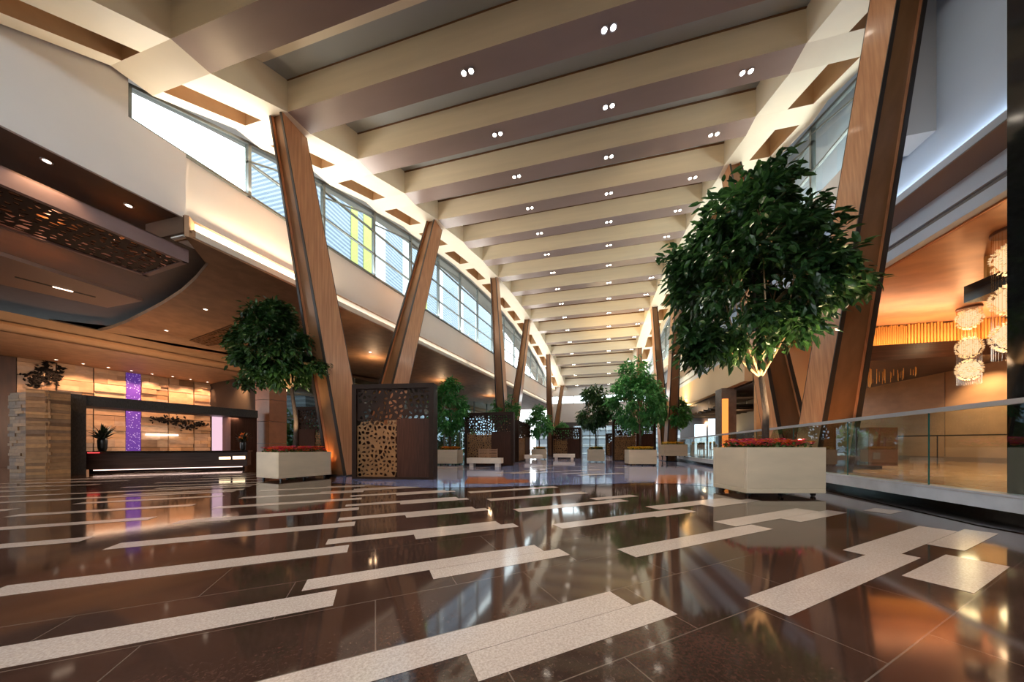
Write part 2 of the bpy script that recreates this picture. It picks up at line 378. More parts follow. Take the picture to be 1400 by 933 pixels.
for i in range(len(YG)-1):
    ya, yb = YG[i], YG[i+1]
    p = [(LX(ya,-11.6),ya,arch(ya)+D+.02),(8.6,ya,arch(ya)+D+.02),(8.6,yb,arch(yb)+D+.02),(LX(yb,-11.6),yb,arch(yb)+D+.02)]
    rm.hexa(p + [(x,y,z+.3) for x,y,z in p])
struct(rm.build('trim_1', mat('grey roof eaves', (.36,.39,.41), .6)))
# ------------------------------------------------------------------ left wall band, lip, sill
wm = MB()
Y0W = 5.02
def lslab(y0, y1, oa, ob, z0, z1, mi=0):
    wm.hexa([(LX(y0,oa),y0,z0),(LX(y0,ob),y0,z0),(LX(y1,ob),y1,z0),(LX(y1,oa),y1,z0),
             (LX(y0,oa),y0,z1),(LX(y0,ob),y0,z1),(LX(y1,ob),y1,z1),(LX(y1,oa),y1,z1)], mi)
lslab(-8, 4.18, LW-.06, LW, 6.2, 9.6)
lslab(4.18, Y0W, LW-.06, LW, 6.2, SILL)
lslab(Y0W, YEND, -10.3, LW - .12, FAS + .02, SILL)
lslab(Y0W+.1, YEND, LW - .12, LW + .12, FAS, FAS + .16, 1)
lslab(Y0W+.06, Y0W+.1, LW - .5, LW + .12, FAS, FAS + .16, 2)
wm.box(-10.2, LX(5.0,LW), 4.97, 5.015, FAS+.05, 6.25, 3)
struct(wm.build('wall_left', [M['white'], M['lipedge'], M['brownceil'], mat('umber fascia end', (.10,.055,.03), .6)]))
# right wall band: windows above, stepped bands below
wm = MB()
wm.box(RW, 6.95, 8.6, YEND, 6.55+.9, RSILL, 0)
wm.box(7.1, 7.6, -8, YEND, 6.4, 12.2, 1)           # blue grey upper wall
wm.box(6.9, 7.12, -8, YEND, 6.40, 6.56, 1)         # bright ledge
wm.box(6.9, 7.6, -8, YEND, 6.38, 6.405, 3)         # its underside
wm.box(7.55, 7.9, -8, YEND, 5.99, 6.39, 1)
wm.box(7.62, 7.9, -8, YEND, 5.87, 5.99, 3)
wm.box(7.55, 7.9, -8, YEND, 5.62, 5.87, 1)
wm.box(RW-.1, 7.1, 8.04, 8.6, 7.45, 12.0, 2)       # stub wall between the steps and the windows
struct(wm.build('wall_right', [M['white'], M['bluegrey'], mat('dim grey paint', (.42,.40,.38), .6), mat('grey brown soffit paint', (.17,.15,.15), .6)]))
# windows: one object per bay
def window(n, ya, yb, side):
    fr = MB(); pn = MB()
    t = .05
    if side < 0:
        X = lambda Y, o=0: LX(Y, LW - .05 - o); z0 = SILL
    else:
        X = lambda Y, o=0: RW + .05 + o; z0 = RSILL
    za, zb = arch(ya) + .02, arch(yb) + .02
    def bar(Y_a, Y_b, z_a, z_b, z_a2, z_b2, dep=.12):
        p = [(X(Y_a),Y_a,z_a),(X(Y_b),Y_b,z_b),(X(Y_b,dep),Y_b,z_b),(X(Y_a,dep),Y_a,z_a),(X(Y_a),Y_a,z_a2),(X(Y_b),Y_b,z_b2),(X(Y_b,dep),Y_b,z_b2),(X(Y_a,dep),Y_a,z_a2)]
        if side > 0: p = [p[i] for i in (3,2,1,0,7,6,5,4)]
        fr.hexa(p)
    bar(ya, ya+.07, z0, z0, za, za + (zb-za)*.07/(yb-ya))
    bar(ya, yb, z0, z0, z0+.06, z0+.06); bar(ya, yb, za-.07, zb-.07, za, zb)
    for h in (.9, 1.8, 2.7):
        if z0 + h < min(za, zb) - .15: bar(ya, yb, z0+h, z0+h, z0+h+.045, z0+h+.045, .08)
    bar(ya, yb, za - .55, za - .55 + (zb-za)*1.6, za - .51, za - .51 + (zb-za)*1.6, .05) if min(za,zb) - z0 > .9 and zb-za > .12 else None
    p = [(X(ya,.05),ya,z0),(X(yb,.05),yb,z0),(X(yb,.05),yb,zb),(X(ya,.05),ya,za)]
    pn.add(p, [(0,1,2,3)])
    o = struct(fr.build('window_%d' % n, M['mullion'])); pn.build('pane', M['winglass'], o)
ys = [4.18 + 2.06*i for i in range(17)]
for i, y in enumerate(ys[:-1]): 
    if y + 2.06 < YEND + .3: window(i+1, y, y+2.06, -1)
for i in range(14):
    y = 8.62 + 2.02*i
    if y + 2.02 < YEND + .3: window(i+20, y, y+2.02, 1)
# end wall
em = MB(); YE = 36.6
em.box(-4.1, RW+1.2, YE, YE+.3, 3.9, 6.2, 0)
em.box(-4.1, RW+1.2, YE-.05, YE+.3, 3.45, 3.9, 1)
em.box(-4.1, RW+1.2, YE, YE+.3, 7.05, 9.5, 0)
em.box(-4.1, -1.1, YE+.02, YE+.3, 0, 3.5, 1)
for x in (-4.0,-2.6,-1.1,.4,1.9,3.4,4.9,6.4): em.box(x-.06, x+.06, YE, YE+.2, 6.2, 7.05, 1)
for x in (-4.0,-3.2,-2.4,-1.0,-.1,.8,1.7,2.6,3.5,4.4,5.3,6.2): em.box(x-.05, x+.05, YE, YE+.2, 0, 3.5, 2)
em.box(-1.1, 6.4, YE, YE+.2, 2.2, 2.32, 2)
em.box(-1.1, 6.4, YE, YE+.2, 1.1, 1.15, 2)
ew = struct(em.build('wall_end', [M['white'], mat('dark bronze fascia', (.06,.045,.035), .4), M['mullion']]))
gp = MB(); gp.add([(-4.1,YE+.12,0),(RW+1,YE+.12,0),(RW+1,YE+.12,7.1),(-4.1,YE+.12,7.1)], [(0,1,2,3)])
gp.build('pane', M['winglass'], ew)
# ------------------------------------------------------------------ slanted columns
def column(name_label, base, top, a0, b0, a1, b1, side, zt):
    """tapered leg: two wood side panels with dark edges and a recessed copper brown panel between; side=+1 hall is at +X"""
    bx, by = base; tx, ty = top
    root = empty('slanted_column', (bx, by, 0)); tag(root, name_label, 'column', 'slanted V columns along the hall')
    def sec(t):
        cx, cy = (tx-bx)*t, (ty-by)*t
        return cx, cy, a0 + (a1-a0)*t, b0 + (b1-b0)*t, zt*t
    def solid(u0, u1, v0, v1, name, m, t0=0, t1=1):
        mb = MB(); P = []
        for t in (t0, t1):
            cx, cy, a, b, z = sec(t)
            P += [(cx+u0*a, cy+v0*b, z),(cx+u1*a, cy+v0*b, z),(cx+u1*a, cy+v1*b, z),(cx+u0*a, cy+v1*b, z)]
        mb.hexa(P); return mb.build(name, m, root)
    e = .13
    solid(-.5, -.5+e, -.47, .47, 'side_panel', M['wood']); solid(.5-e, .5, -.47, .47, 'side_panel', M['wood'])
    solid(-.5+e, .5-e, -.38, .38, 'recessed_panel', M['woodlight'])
    for u0, u1 in ((-.5, -.5+e), (.5-e, .5)):
        solid(u0, u1, -.5, -.47, 'edge_trim', M['edge']); solid(u0, u1, .47, .5, 'edge_trim', M['edge'])
    solid(-.56, .56, -.54, .54, 'base_shoe', M['edge'], 0, .004)
    return root
def b4(k): return 6.165 + 5.895 * k
ords = ['nearest', 'second', 'third', 'fourth', 'fifth', 'farthest']
for k in range(6):
    Yt = b4(k); pair = k // 2; Yb = (8.95, 20.75, 32.5)[pair] + (-.55 if k % 2 == 0 else .55)
    xt = LX(Yt, -8.4); xb = LX((8.95,20.75,32.5)[pair], -8.4) - (.62 if pair == 0 else .4)
    column('%s slanted wood column on the left side, leaning %s up to the coffered ceiling' % (ords[k], 'towards the viewer' if k % 2 == 0 else 'away'),
           (xb, Yb), (xt, Yt), .72, 1.1, .38, .72, 1, arch(Yt) + .02)
for k in range(6):
    Yt = b4(k); pair = k // 2; Yb = (10.0, 21.9, 32.8)[pair] + (-.5 if k % 2 == 0 else .5)
    xb = (6.04, 5.5, 5.45)[pair] if k else 6.0
    column('%s slanted wood column on the right side behind the glass railing, leaning %s' % (ords[k], 'towards the viewer' if k % 2 == 0 else 'away'),
           (xb, Yb), (5.08, Yt), (.8,.8,.66)[pair] if k != 2 and k != 3 else .62, .85, .36, .62, -1, arch(Yt) + .02)
# ------------------------------------------------------------------ ceiling downlights (twin lamps in the beams)
def ring(mb, c, r0, r1, z0, z1, n=16, mi=0):
    prof = [(r0, z1), (r1, z1), (r1, z0), (r0, z0), (r0, z1)]
    b = [(c[0]+r*math.cos(2*PI*k/n), c[1]+r*math.sin(2*PI*k/n), z) for r, z in prof for k in range(n)]
    fs = [(i*n+k, i*n+(k+1)%n, (i+1)*n+(k+1)%n, (i+1)*n+k) for i in range(4) for k in range(n)]
    mb.add(b, fs, mi)
def disc(mb, c, r, z, n=14, mi=0):
    mb.add([(c[0]+r*math.cos(2*PI*k/n), c[1]+r*math.sin(2*PI*k/n), z) for k in range(n)], [tuple(range(n))[::-1]], mi)
def spot(name, loc, tgt, power, col, size=math.radians(70), blend=.6, r=.05):
    l = bpy.data.lights.new(name, 'SPOT'); l.energy = power; l.color = col; l.spot_size = size; l.spot_blend = blend; l.shadow_soft_size = r
    o = bpy.data.objects.new(name, l); C.objects.link(o); o.location = loc
    o.rotation_euler = (Vector(tgt) - Vector(loc)).to_track_quat('-Z', 'Y').to_euler(); return o
def point(name, loc, power, col, r=.1):
    l = bpy.data.lights.new(name, 'POINT'); l.energy = power; l.color = col; l.shadow_soft_size = r
    o = bpy.data.objects.new(name, l); C.objects.link(o); o.location = loc; return o
def area(name, loc, tgt, sx, sy, power, col, up=None):
    l = bpy.data.lights.new(name, 'AREA'); l.shape = 'RECTANGLE'; l.size = sx; l.size_y = sy; l.energy = power; l.color = col
    o = bpy.data.objects.new(name, l); C.objects.link(o); o.location = loc
    o.rotation_euler = (Vector(tgt) - Vector(loc)).to_track_quat('-Z', 'Y').to_euler(); return o
WARM = (1,.62,.34); SOFTW = (1,.82,.62)
bword = ['first','second','third','fourth','fifth','sixth','seventh','eighth','ninth','tenth','eleventh','twelfth','thirteenth','fourteenth','fifteenth','sixteenth']
proto = None
def twin():
    r = empty('ceiling_downlight')
    tr = MB(); lp = MB()
    for dx in (-.085, .085):
        tr = MB(); lp = MB(); ring(tr, (dx, 0), .05, .072, -.012, .0); disc(lp, (dx, 0), .05, -.004)
        tr.build('trim_ring', M['steel'], r); lp.build('lamp', M['lamp'], r)
    return r
bidx = [k for k, y in enumerate(BY) if y > 5.5 and y < 36]
for n, k in enumerate(bidx):
    Y = BY[k]; z = arch(Y)
    xs = {'left': -.30*Y*.0 - (2.35 - .06*(Y-8)) , 'centre': .08*Y, 'right': .08*Y + 3.1 - .05*(Y-8)}
    for nm, x in xs.items():
        if x > XR0 - .15: continue
        if proto is None: proto = twin(); o = proto
        else: o = copy_tree(proto)
        o.location = (x, Y, z)
        tag(o, 'twin recessed downlight, %s row, %s ceiling beam from the viewer' % (nm, bword[n]), 'ceiling light', 'twin downlights in the ceiling beams')
    if n % 2 == 0: 
        spot('hall_spot', (.08*Y, Y, z-.05), (.08*Y, Y, 0), 500, SOFTW, math.radians(75), .5, .06)
# ------------------------------------------------------------------ perforated screens
def voronoi(w, h, cell, seed, ax=1.0):
    rnd = random.Random(seed); nx, ny = max(2, round(w/cell)), max(2, round(h/cell)); cw, ch = w/nx, h/ny
    P = {(i,j): ((i+.5+rnd.uniform(-.42,.42))*cw, (j+.5+rnd.uniform(-.42,.42))*ch) for i in range(nx) for j in range(ny)}
    out = []
    for (i,j), p in P.items():
        poly = [(0,0),(w,0),(w,h),(0,h)]
        for di in (-2,-1,0,1,2):
            for dj in (-2,-1,0,1,2):
                q = P.get((i+di, j+dj))
                if not q or q == p: continue
                mx, my = (p[0]+q[0])/2, (p[1]+q[1])/2; nx_, ny_ = q[0]-p[0], q[1]-p[1]
                new = []
                for a in range(len(poly)):
                    A, B = poly[a], poly[(a+1)%len(poly)]
                    da = (A[0]-mx)*nx_ + (A[1]-my)*ny_; db = (B[0]-mx)*nx_ + (B[1]-my)*ny_
                    if da <= 0: new.append(A)
                    if da*db < 0:
                        t = da/(da-db); new.append((A[0]+(B[0]-A[0])*t, A[1]+(B[1]-A[1])*t))
                poly = new
                if not poly: break
            if not poly: break
        if len(poly) >= 3: out.append(poly)
    return out
def lattice(w, h, cell, seed, openf, x0=0, z0=0, y=0, th=.02, inplane='XZ', skip=None):
    rnd = random.Random(seed+1); mb = MB()
    for poly in voronoi(w, h, cell, seed):
        cx = sum(p[0] for p in poly)/len(poly); cz = sum(p[1] for p in poly)/len(poly)
        if skip and skip(cx, cz): continue
        s = openf(cx, cz, rnd); n = len(poly)
        T = (lambda u, v, d: (x0+u, y+d, z0+v)) if inplane == 'XZ' else (lambda u, v, d: (x0+u, y+v, z0+d))
        if s <= 0:
            mb.add([T(a,b,0) for a,b in poly] + [T(a,b,th) for a,b in poly], [tuple(range(n))[::-1], tuple(range(n,2*n))]); continue
        ang = rnd.uniform(0, PI); sq = rnd.uniform(.5, 1); ca, sa = math.cos(ang), math.sin(ang)
        inner = []
        # soften: hole = shrunk polygon, squeezed along a random direction, with its corners cut
        pts = []
        for i in range(n):
            A = poly[i]; B = poly[(i+1)%n]; pts += [(A[0]*.75+B[0]*.25, A[1]*.75+B[1]*.25), (A[0]*.25+B[0]*.75, A[1]*.25+B[1]*.75)]
        for (a,b) in pts:
            dx, dz = (a-cx)*s, (b-cz)*s; u, v = dx*ca+dz*sa, (-dx*sa+dz*ca)*sq
            inner.append((cx+u*ca-v*sa, cz+u*sa+v*ca))
        outer = pts; m = len(pts); V = []; Fc = []
        for d in (0, th): V += [T(a,b,d) for a,b in outer] + [T(a,b,d) for a,b in inner] + [T(a,b,d) for a,b in poly]
        S = 2*m + n
        for i in range(m):
            j = (i+1)%m
            Fc += [(i,j,m+j,m+i), (S+j,S+i,S+m+i,S+m+j), (m+i,m+j,S+m+j,S+m+i)]
        for i in range(n):   # corner triangles back to the cell corner
            a = (2*i-1)%m; b = 2*i
            Fc += [(2*m+i, b, a), (S+2*m+i, S+a, S+b)]
        mb.add(V, Fc)
    return mb
def screen(w, h, seed, mirror=False, cell=.13, dep=.34, solid_frac=.44, solid_h=.66):
    """frame w x h standing on the local XY ground, front face at y=0 looking to -Y"""
    r = empty('lattice_screen'); f = .13
    fr = MB()
    fr.box(0, f, 0, dep, 0, h); fr.box(w-f, w, 0, dep, 0, h); fr.box(f, w-f, 0, dep, h-f, h); fr.box(f, w-f, 0, dep, 0, .07)
    fr.build('frame', M['bronze'], r)
    iw = w - 2*f; ih = h - f - .07; sw = iw * solid_frac; sh = ih * solid_h
    sx0 = (w - f - sw) if not mirror else f
    sp = MB(); sp.box(sx0, sx0+sw, .03, .09, .07, .07+sh); sp.build('solid_panel', M['darkpanel'], r)
    insolid = (lambda cx, cz: (cz < sh-.02) and ((cx > iw - sw) if not mirror else (cx < sw)))
    up = lattice(iw, ih, cell, seed, lambda cx,cz,rd: rd.choice([.55,.65,.72,.78]) if rd.random() > .1 else 0, f, .07, .05, skip=lambda cx,cz: insolid(cx,cz) or cz < ih*.62)
    up.build('upper_lattice', M['bronze'], r)
    lo = lattice(iw, ih, cell*.85, seed+7, lambda cx,cz,rd: rd.choice([.5,.58,.66,.74]) if rd.random() > .05 else 0, f, .07, .05, skip=lambda cx,cz: insolid(cx,cz) or cz >= ih*.62)
    bk = MB(); bx0 = f if not mirror else f+sw; bk.box(bx0, bx0+iw-sw, dep-.06, dep-.03, .07, .07+ih*.60); bk.build('added_dark_sheet', M['darkpanel'], r)  # dark sheet added so the lower lattice holes look dark
    tag(lo.build('lower_lattice', M['bronzelat'], r), 'bronze lattice with smaller holes, lamp glow in its gold tone')  # dark bronze sheet; the gold tone paints the lamp's reflection
    return r
def place_screen(xl, yl, xr, yr, h, label, seed, mirror=False, base=None, **k):
    A = atz(xl, yl); B = atz(xr, yr); d = B - A; w = d.length
    o = screen(w, h, seed, mirror, **k); o.location = (A.x, A.y, 0); o.rotation_euler = (0,0,math.atan2(d.y, d.x))
    return tag(o, label, 'screen', 'perforated bronze screens')
place_screen(481, 655.5, 592.5, 656.6, 2.68, 'large perforated bronze screen in front of the nearest left slanted columns', 3, cell=.15)
place_screen(404, 640.5, 462, 641.0, 2.65, 'perforated bronze screen behind the nearest left column, half hidden by it', 9, mirror=True)
place_screen(635, 636.6, 702, 637.5, 2.62, 'perforated bronze screen behind the stone bench with a wooden back', 14)
place_screen(709, 632.3, 725, 628.6, 2.55, 'narrow-looking bronze screen turned edge-on, left of the small bench in front of a planter', 21)
place_screen(754, 626.8, 794, 627.4, 2.5, 'far perforated bronze screen behind the ivory bench near the entrance doors', 28, cell=.2)
place_screen(837.5, 630.5, 897, 631.0, 2.8, 'perforated bronze screen behind the tall right-centre tree planter', 35)
place_screen(828, 623.3, 838, 623.6, 2.4, 'small far perforated screen beside the glazed entrance', 41, cell=.25)
# ------------------------------------------------------------------ trees in planters
def leaf_quad(mb, p, d, nrm, L, Wd, mi=0):
    d = d.normalized(); s = d.cross(nrm); 
    if s.length < 1e-3: s = Vector((1,0,0))
    s.normalize(); n = s.cross(d)
    tip = p + d*L - n*(-.10*L)
    a = p + d*L*.3 + s*Wd*.5 + n*.12*Wd; b = p + d*L*.3 - s*Wd*.5 + n*.12*Wd
    a2 = p + d*L*.68 + s*Wd*.38 + n*.05*Wd; b2 = p + d*L*.68 - s*Wd*.38 + n*.05*Wd
    m1 = p + d*L*.35 - n*.04*L; m2 = p + d*L*.7
    mb.add([p, a, m1, b, a2, m2, b2, p + d*L - n*.08*L], [(0,1,2),(0,2,3),(1,4,5,2),(2,5,6,3),(4,7,5),(5,7,6)], mi)
def potted_tree(pos, rz, pw, pd, ph, crown_c, rx, rzv, label, seed, leafL=.19, nclump=90, per=34, fl=('flowerred','floweror'), leaf='leaf', trunk_r=.07, fork=None, extras=(), flw=None, gap=.07, bump_amt=.22):
    rnd = random.Random(seed)
    root = empty('potted_tree', pos, rz); tag(root, label, 'potted tree', 'trees in stone planters')
    b = MB(); t = .06
    b.box(-pw/2, pw/2, -pd/2, pd/2, gap, gap+.08)
    b.box(-pw/2, pw/2, -pd/2, -pd/2+t, gap+.08, ph); b.box(-pw/2, pw/2, pd/2-t, pd/2, gap+.08, ph)
    b.box(-pw/2, -pw/2+t, -pd/2+t, pd/2-t, gap+.08, ph); b.box(pw/2-t, pw/2, -pd/2+t, pd/2-t, gap+.08, ph)
    pl = b.build('planter_box', M['planter'], root, bevel=.008)
    for i in range(6):
        cx = -pw/2+.12 + (pw-.24)*(i%3)/2; cy = (-1 if i < 3 else 1)*(pd/2-.12)
        cst = MB(); cst.tube([(cx-.02,cy,.0385),(cx+.02,cy,.0385)], .0375, 12); cst.box(cx-.018, cx+.018, cy-.03, cy+.03, .05, gap)
        cst.build('caster', M['caster'], pl)
    s = MB(); s.box(-pw/2+t, pw/2-t, -pd/2+t, pd/2-t, ph-.12, ph-.04); s.build('soil', M['plantertop'], root)
    # world -> local
    inv = Matrix.Rotation(-rz, 3, 'Z'); c = inv @ (Vector(crown_c) - Vector(pos))
    # bedding flowers
    if fl:
        fb = MB()
        nfl = 300
        for i in range(nfl):
            fx, fy = rnd.uniform(-pw/2+.1, pw/2-.1), rnd.uniform(-pd/2+.1, pd/2-.1); fz = ph + .02 + rnd.uniform(.0, .13)
            mi = rnd.choice(range(len(fl))); R = rnd.uniform(.04,.06)
            for k in range(5):
                a = k*2*PI/5 + rnd.random(); dv = Vector((math.cos(a), math.sin(a), .45))
                fb.add([Vector((fx,fy,fz)), Vector((fx,fy,fz)) + dv*R + Vector((-dv.y,dv.x,0))*R*.45, Vector((fx,fy,fz)) + dv*R*1.25, Vector((fx,fy,fz)) + dv*R - Vector((-dv.y,dv.x,0))*R*.45], [(0,1,2,3)], mi)
        for i in range(260):
            p = Vector((rnd.uniform(-pw/2+.08, pw/2-.08), rnd.uniform(-pd/2+.08, pd/2-.08), ph-.05+rnd.uniform(0,.1)))
            leaf_quad(fb, p, Vector((rnd.uniform(-1,1), rnd.uniform(-1,1), rnd.uniform(.5,1.4))), Vector((0,0,1)), .075, .05, len(fl))
        o = fb.build('flower_bed', [M[x] for x in fl] + [M['flowergreen']], root); o['kind'] = 'stuff'
    fk = fork if fork else max(ph + .5, c.z - rzv*.92)
    trunk = MB(); sway = [(0,0,ph-.1), (rnd.uniform(-.03,.03), rnd.uniform(-.03,.03), (ph+fk)/2), (c.x*.25, c.y*.25, fk), (c.x*.7, c.y*.7, c.z)]
    trunk.tube(sway, [trunk_r*1.2, trunk_r, trunk_r*.85, trunk_r*.35], 10)
    trunk.build('trunk', M['bark'], root, smooth=True)
    fkv = Vector(sway[2]); 
    br = MB(); lf = MB(); limbs = []
    for i in range(7):
        a = i*2*PI/7 + rnd.uniform(-.3,.3); rr = rnd.uniform(.35,.6)
        e = c + Vector((math.cos(a)*rx*rr, math.sin(a)*rx*rr, rzv*rnd.uniform(-.35,.35)))
        m = fkv + (e-fkv)*.45 + Vector((math.cos(a), math.sin(a), 0))*rx*.12 - Vector((0,0,.05*rzv))
        br.tube([fkv - Vector((0,0,.05)), m, e], [trunk_r*.42, trunk_r*.3, trunk_r*.16], 6)
        limbs += [m, e, (m+e)/2, fkv+(m-fkv)*.6]
    cents = []
    lump = [(Vector((rnd.gauss(0,1), rnd.gauss(0,1), rnd.gauss(0,.8))).normalized(), rnd.uniform(-bump_amt, bump_amt)) for _ in range(9)]
    for i in range(nclump):
        d = Vector((rnd.gauss(0,1), rnd.gauss(0,1), rnd.gauss(0,1))).normalized()
        sc = 1 + sum(amt*max(0, d.dot(u))**4 for u, amt in lump)
        rr = (rnd.uniform(.12, .92) if d.z > -.1 else rnd.uniform(.55, .92)) ** .5 * sc
        zf = d.z if d.z > 0 else d.z * .8
        tw = 1 - .30*max(0, d.z) 
        cents.append((c + Vector((d.x*rx*rr*tw, d.y*rx*rr*tw, zf*rzv*rr)), d))
    for (ex, ez, er) in extras:   # extra boughs: offsets along the view's right axis and height
        for i in range(5):
            o2 = inv @ (RT * (ex + rnd.uniform(-er,er)) + FW * rnd.uniform(-er, er)); cents.append((c + o2 + Vector((0,0,ez + rnd.uniform(-er,er)*.6)), o2.normalized() if o2.length else Vector((1,0,0))))
    for cc, d in cents:
        near = min(limbs, key=lambda q: (q-cc).length)
        mid = (near+cc)/2 + Vector((0,0,.06)); br.tube([near, mid, cc], [trunk_r*.16, trunk_r*.11, trunk_r*.05], 4, cap=False)
        cr = rx*.17 + leafL*.55
        for tw in range(3):
            td = (d + Vector((rnd.gauss(0,.7), rnd.gauss(0,.7), rnd.gauss(0,.45)))).normalized(); te = cc + td*cr*1.1 - Vector((0,0,cr*.35))
            for j in range(per//3):
                u = (j+rnd.random())/(per/3); p = cc.lerp(te, u) + Vector((rnd.gauss(0,1),rnd.gauss(0,1),rnd.gauss(0,1)))*cr*.22
                ld = (td*.7 + Vector((rnd.gauss(0,.6), rnd.gauss(0,.6), -.55 + rnd.gauss(0,.35))))
                leaf_quad(lf, p, ld, Vector((rnd.gauss(0,.35), rnd.gauss(0,.35), 1)).normalized(), leafL*rnd.uniform(.7,1.15), leafL*rnd.uniform(.33,.42))
    br.build('branches', M['twig'], root, smooth=True)
    o = lf.build('foliage', M[leaf], root); o['kind'] = 'stuff'
    return root
# nearest right tree
ptr = Vector((3.47, 6.85, 0))
potted_tree(ptr, math.radians(13), 1.42, .92, .90, atF(1022, 374, 5.7), 1.2, 1.68, 'largest tree in a cream stone planter with pink and red flowers, by the glass railing', 2, .215, 205, 45, ('flowerpink','flowerred','flowerpink','floweror'), 'leaf', .052, fork=2.3,
            extras=((1.35,-.1,.18),(1.2,.0,.22),(1.75,-.2,.14),(1.6,-.3,.14),(-.95,.4,.25),(0.3,1.6,.14),(.2,1.45,.22),(-.95,-1.2,.22),(-.85,-1.45,.18)), bump_amt=.14)
ptl = Vector((-8.15, 7.05, 0))
potted_tree(ptl, math.radians(78), 1.42, 1.08, .77, atF(380, 476, 8.5), .9, 1.18, 'round-crowned tree in a cream planter with red and orange flowers, left of the big screen', 4, .18, 190, 48, ('flowerred','floweror','flowerred','flowerpink'), 'leaf', .055, extras=((-1.0,.35,.2),(-.8,-.85,.2),(1.0,-.5,.15),(0,1.1,.15)))
def far_tree(px, py, F, cx, cy, rx, rz, label, seed, fl=('floweryel',), pw=1.1, zb=0, leaf='leafbright', nc=110, per=33, ph=.78, leafL=.24, fork=None):
    r = (py - HY)
    pos = atz(px, py, zb); pos.z = zb
    return potted_tree(pos, math.radians(4), pw, pw*.85, ph, atF(cx, cy, F), rx, rz, label, seed, leafL, nc, per, fl, leaf, .05, fork=fork)
far_tree(616, 635.6, 15.2, 613, 553, .95, 1.5, 'bright green tree in a cream planter just right of the large bronze screen', 21, ('floweror','floweryel'), 1.05)
far_tree(737, 628.2, 22.5, 736, 578, .95, 1.2, 'small green tree in a planter behind the low ivory bench, between two slanted columns', 23, nc=90)
far_tree(814.5, 632.0, 18.0, 812, 557, .88, 1.35, 'slender-trunked tree in a square planter in the middle of the hall before the entrance', 25, ('floweryel','flowergreen'), .95, leaf='leaf')
far_tree(875, 636.0, 16.0, 872, 540, 1.38, 1.75, 'tall full tree in a planter with yellow flowers in front of the right bronze screen', 27, ('floweryel',), 1.3, leaf='leafbright', nc=170, per=36)
far_tree(920, 625.0, 19.0, 920, 565, .85, 1.0, 'small tree with yellow flowers standing behind the glass railing', 29, ('floweryel',), 1.3, .3, nc=90)
far_tree(699, 630.5, 20.5, 688, 563, 1.0, 1.05, 'tree rising behind the bronze screen of the wooden-backed bench', 31, ('floweryel',), 1.0, nc=80)
far_tree(768, 624.2, 30, 769, 587, .6, .6, 'tiny distant tree behind the far screen near the doors', 33, ('floweryel',), .9, nc=50)
# ------------------------------------------------------------------ benches
def bench(p, rz, L, back, label):
    r = empty('stone_bench', p, rz); tag(r, label, 'bench', 'ivory stone benches')
    s = MB(); s.box(-L/2, L/2, -.28, .28, .17, .42); s.build('seat', M['benchstone'], r, bevel=.01)
    for sx in (-1, 1):
        l = MB(); l.box(sx*(L/2-.2)-.1, sx*(L/2-.2)+.1, -.2, .2, 0, .17); l.build('leg', M['benchstone'], r)
    if back:
        w = MB()
        for k in range(5): w.box(-L*.23, L*.33, .16, .19, .47+k*.075, .52+k*.075)
        for x in (-L*.22, L*.05, L*.32): w.box(x-.02, x+.02, .19, .22, .42, .84)
        w.build('slatted_backrest', M['benchwood'], r)
    return r
bp = atz(661, 639.2); bench((bp.x, bp.y+.25, 0), math.radians(4), 1.6, True, 'ivory stone bench with a slatted wooden back in front of a bronze screen')
bp = atz(728, 631.2); bench((bp.x, bp.y+.2, 0), math.radians(15), 1.15, False, 'low backless ivory bench beside the small tree between the left columns')
bp = atz(771, 629.0); bench((bp.x, bp.y+.25, 0), math.radians(2), 1.55, False, 'far ivory bench in front of the far bronze screen')
# ------------------------------------------------------------------ right platform, railing and interior
pm = MB()
RL = lambda Y: 4.6 + .08*Y
pm.hexa([(RL(-6),-6,.29),(30,-6,.29),(30,40,.29),(RL(40),40,.29),(RL(-6),-6,.3),(30,-6,.3),(30,40,.3),(RL(40),40,.3)], 0)
pm.hexa([(RL(-6),-6,.12),(RL(-6)+.25,-6,.12),(RL(40)+.25,40,.12),(RL(40),40,.12),(RL(-6),-6,.325),(RL(-6)+.25,-6,.325),(RL(40)+.25,40,.325),(RL(40),40,.325)], 1)
pm.hexa([(RL(-6)+.2,-6,0),(RL(-6)+.4,-6,0),(RL(40)+.4,40,0),(RL(40)+.2,40,0),(RL(-6)+.2,-6,.29),(RL(-6)+.4,-6,.29),(RL(40)+.4,40,.29),(RL(40)+.2,40,.29)], 2)
struct(pm.build('trim_2', [M['platform'], M['marble'], M['blackfloor']]))
rail = empty('glass_railing', (RL(5),5,.325)); tag(rail, 'long frameless glass railing with a pale steel handrail along the raised platform', 'railing')
rl = lambda Y: Vector((RL(Y)+.1, Y, 0)) - Vector((RL(5),5,.325))
def rbox(mb, y0, y1, dx0, dx1, z0, z1):
    a, b = rl(y0), rl(y1)
    mb.hexa([(a.x+dx0,a.y,z0),(a.x+dx1,a.y,z0),(b.x+dx1,b.y,z0),(b.x+dx0,b.y,z0),(a.x+dx0,a.y,z1),(a.x+dx1,a.y,z1),(b.x+dx1,b.y,z1),(b.x+dx0,b.y,z1)])
h = MB(); rbox(h, -5, 36, -.035, .035, 1.10, 1.165); h.build('handrail', M['steel'], rail)
joints = [-2.4, -.2, 2.0, 4.1, 5.96, 7.6, 9.5, 11.6, 13.7, 15.8, 17.9, 20, 22.1, 24.2, 26.3, 28.4, 30.5, 32.6, 34.7]
for y0, y1 in zip(joints, joints[1:]):
    g = MB(); rbox(g, y0+.01, y1-.01, -.001, .001, 0, 1.12); 
    go = g.build('glass_panel', M['railglass'], rail)
    e = MB(); rbox(e, y0-.0, y0+.008, -.008, .008, 0, 1.12); e.build('glass_edge', M['glassedge'], go)
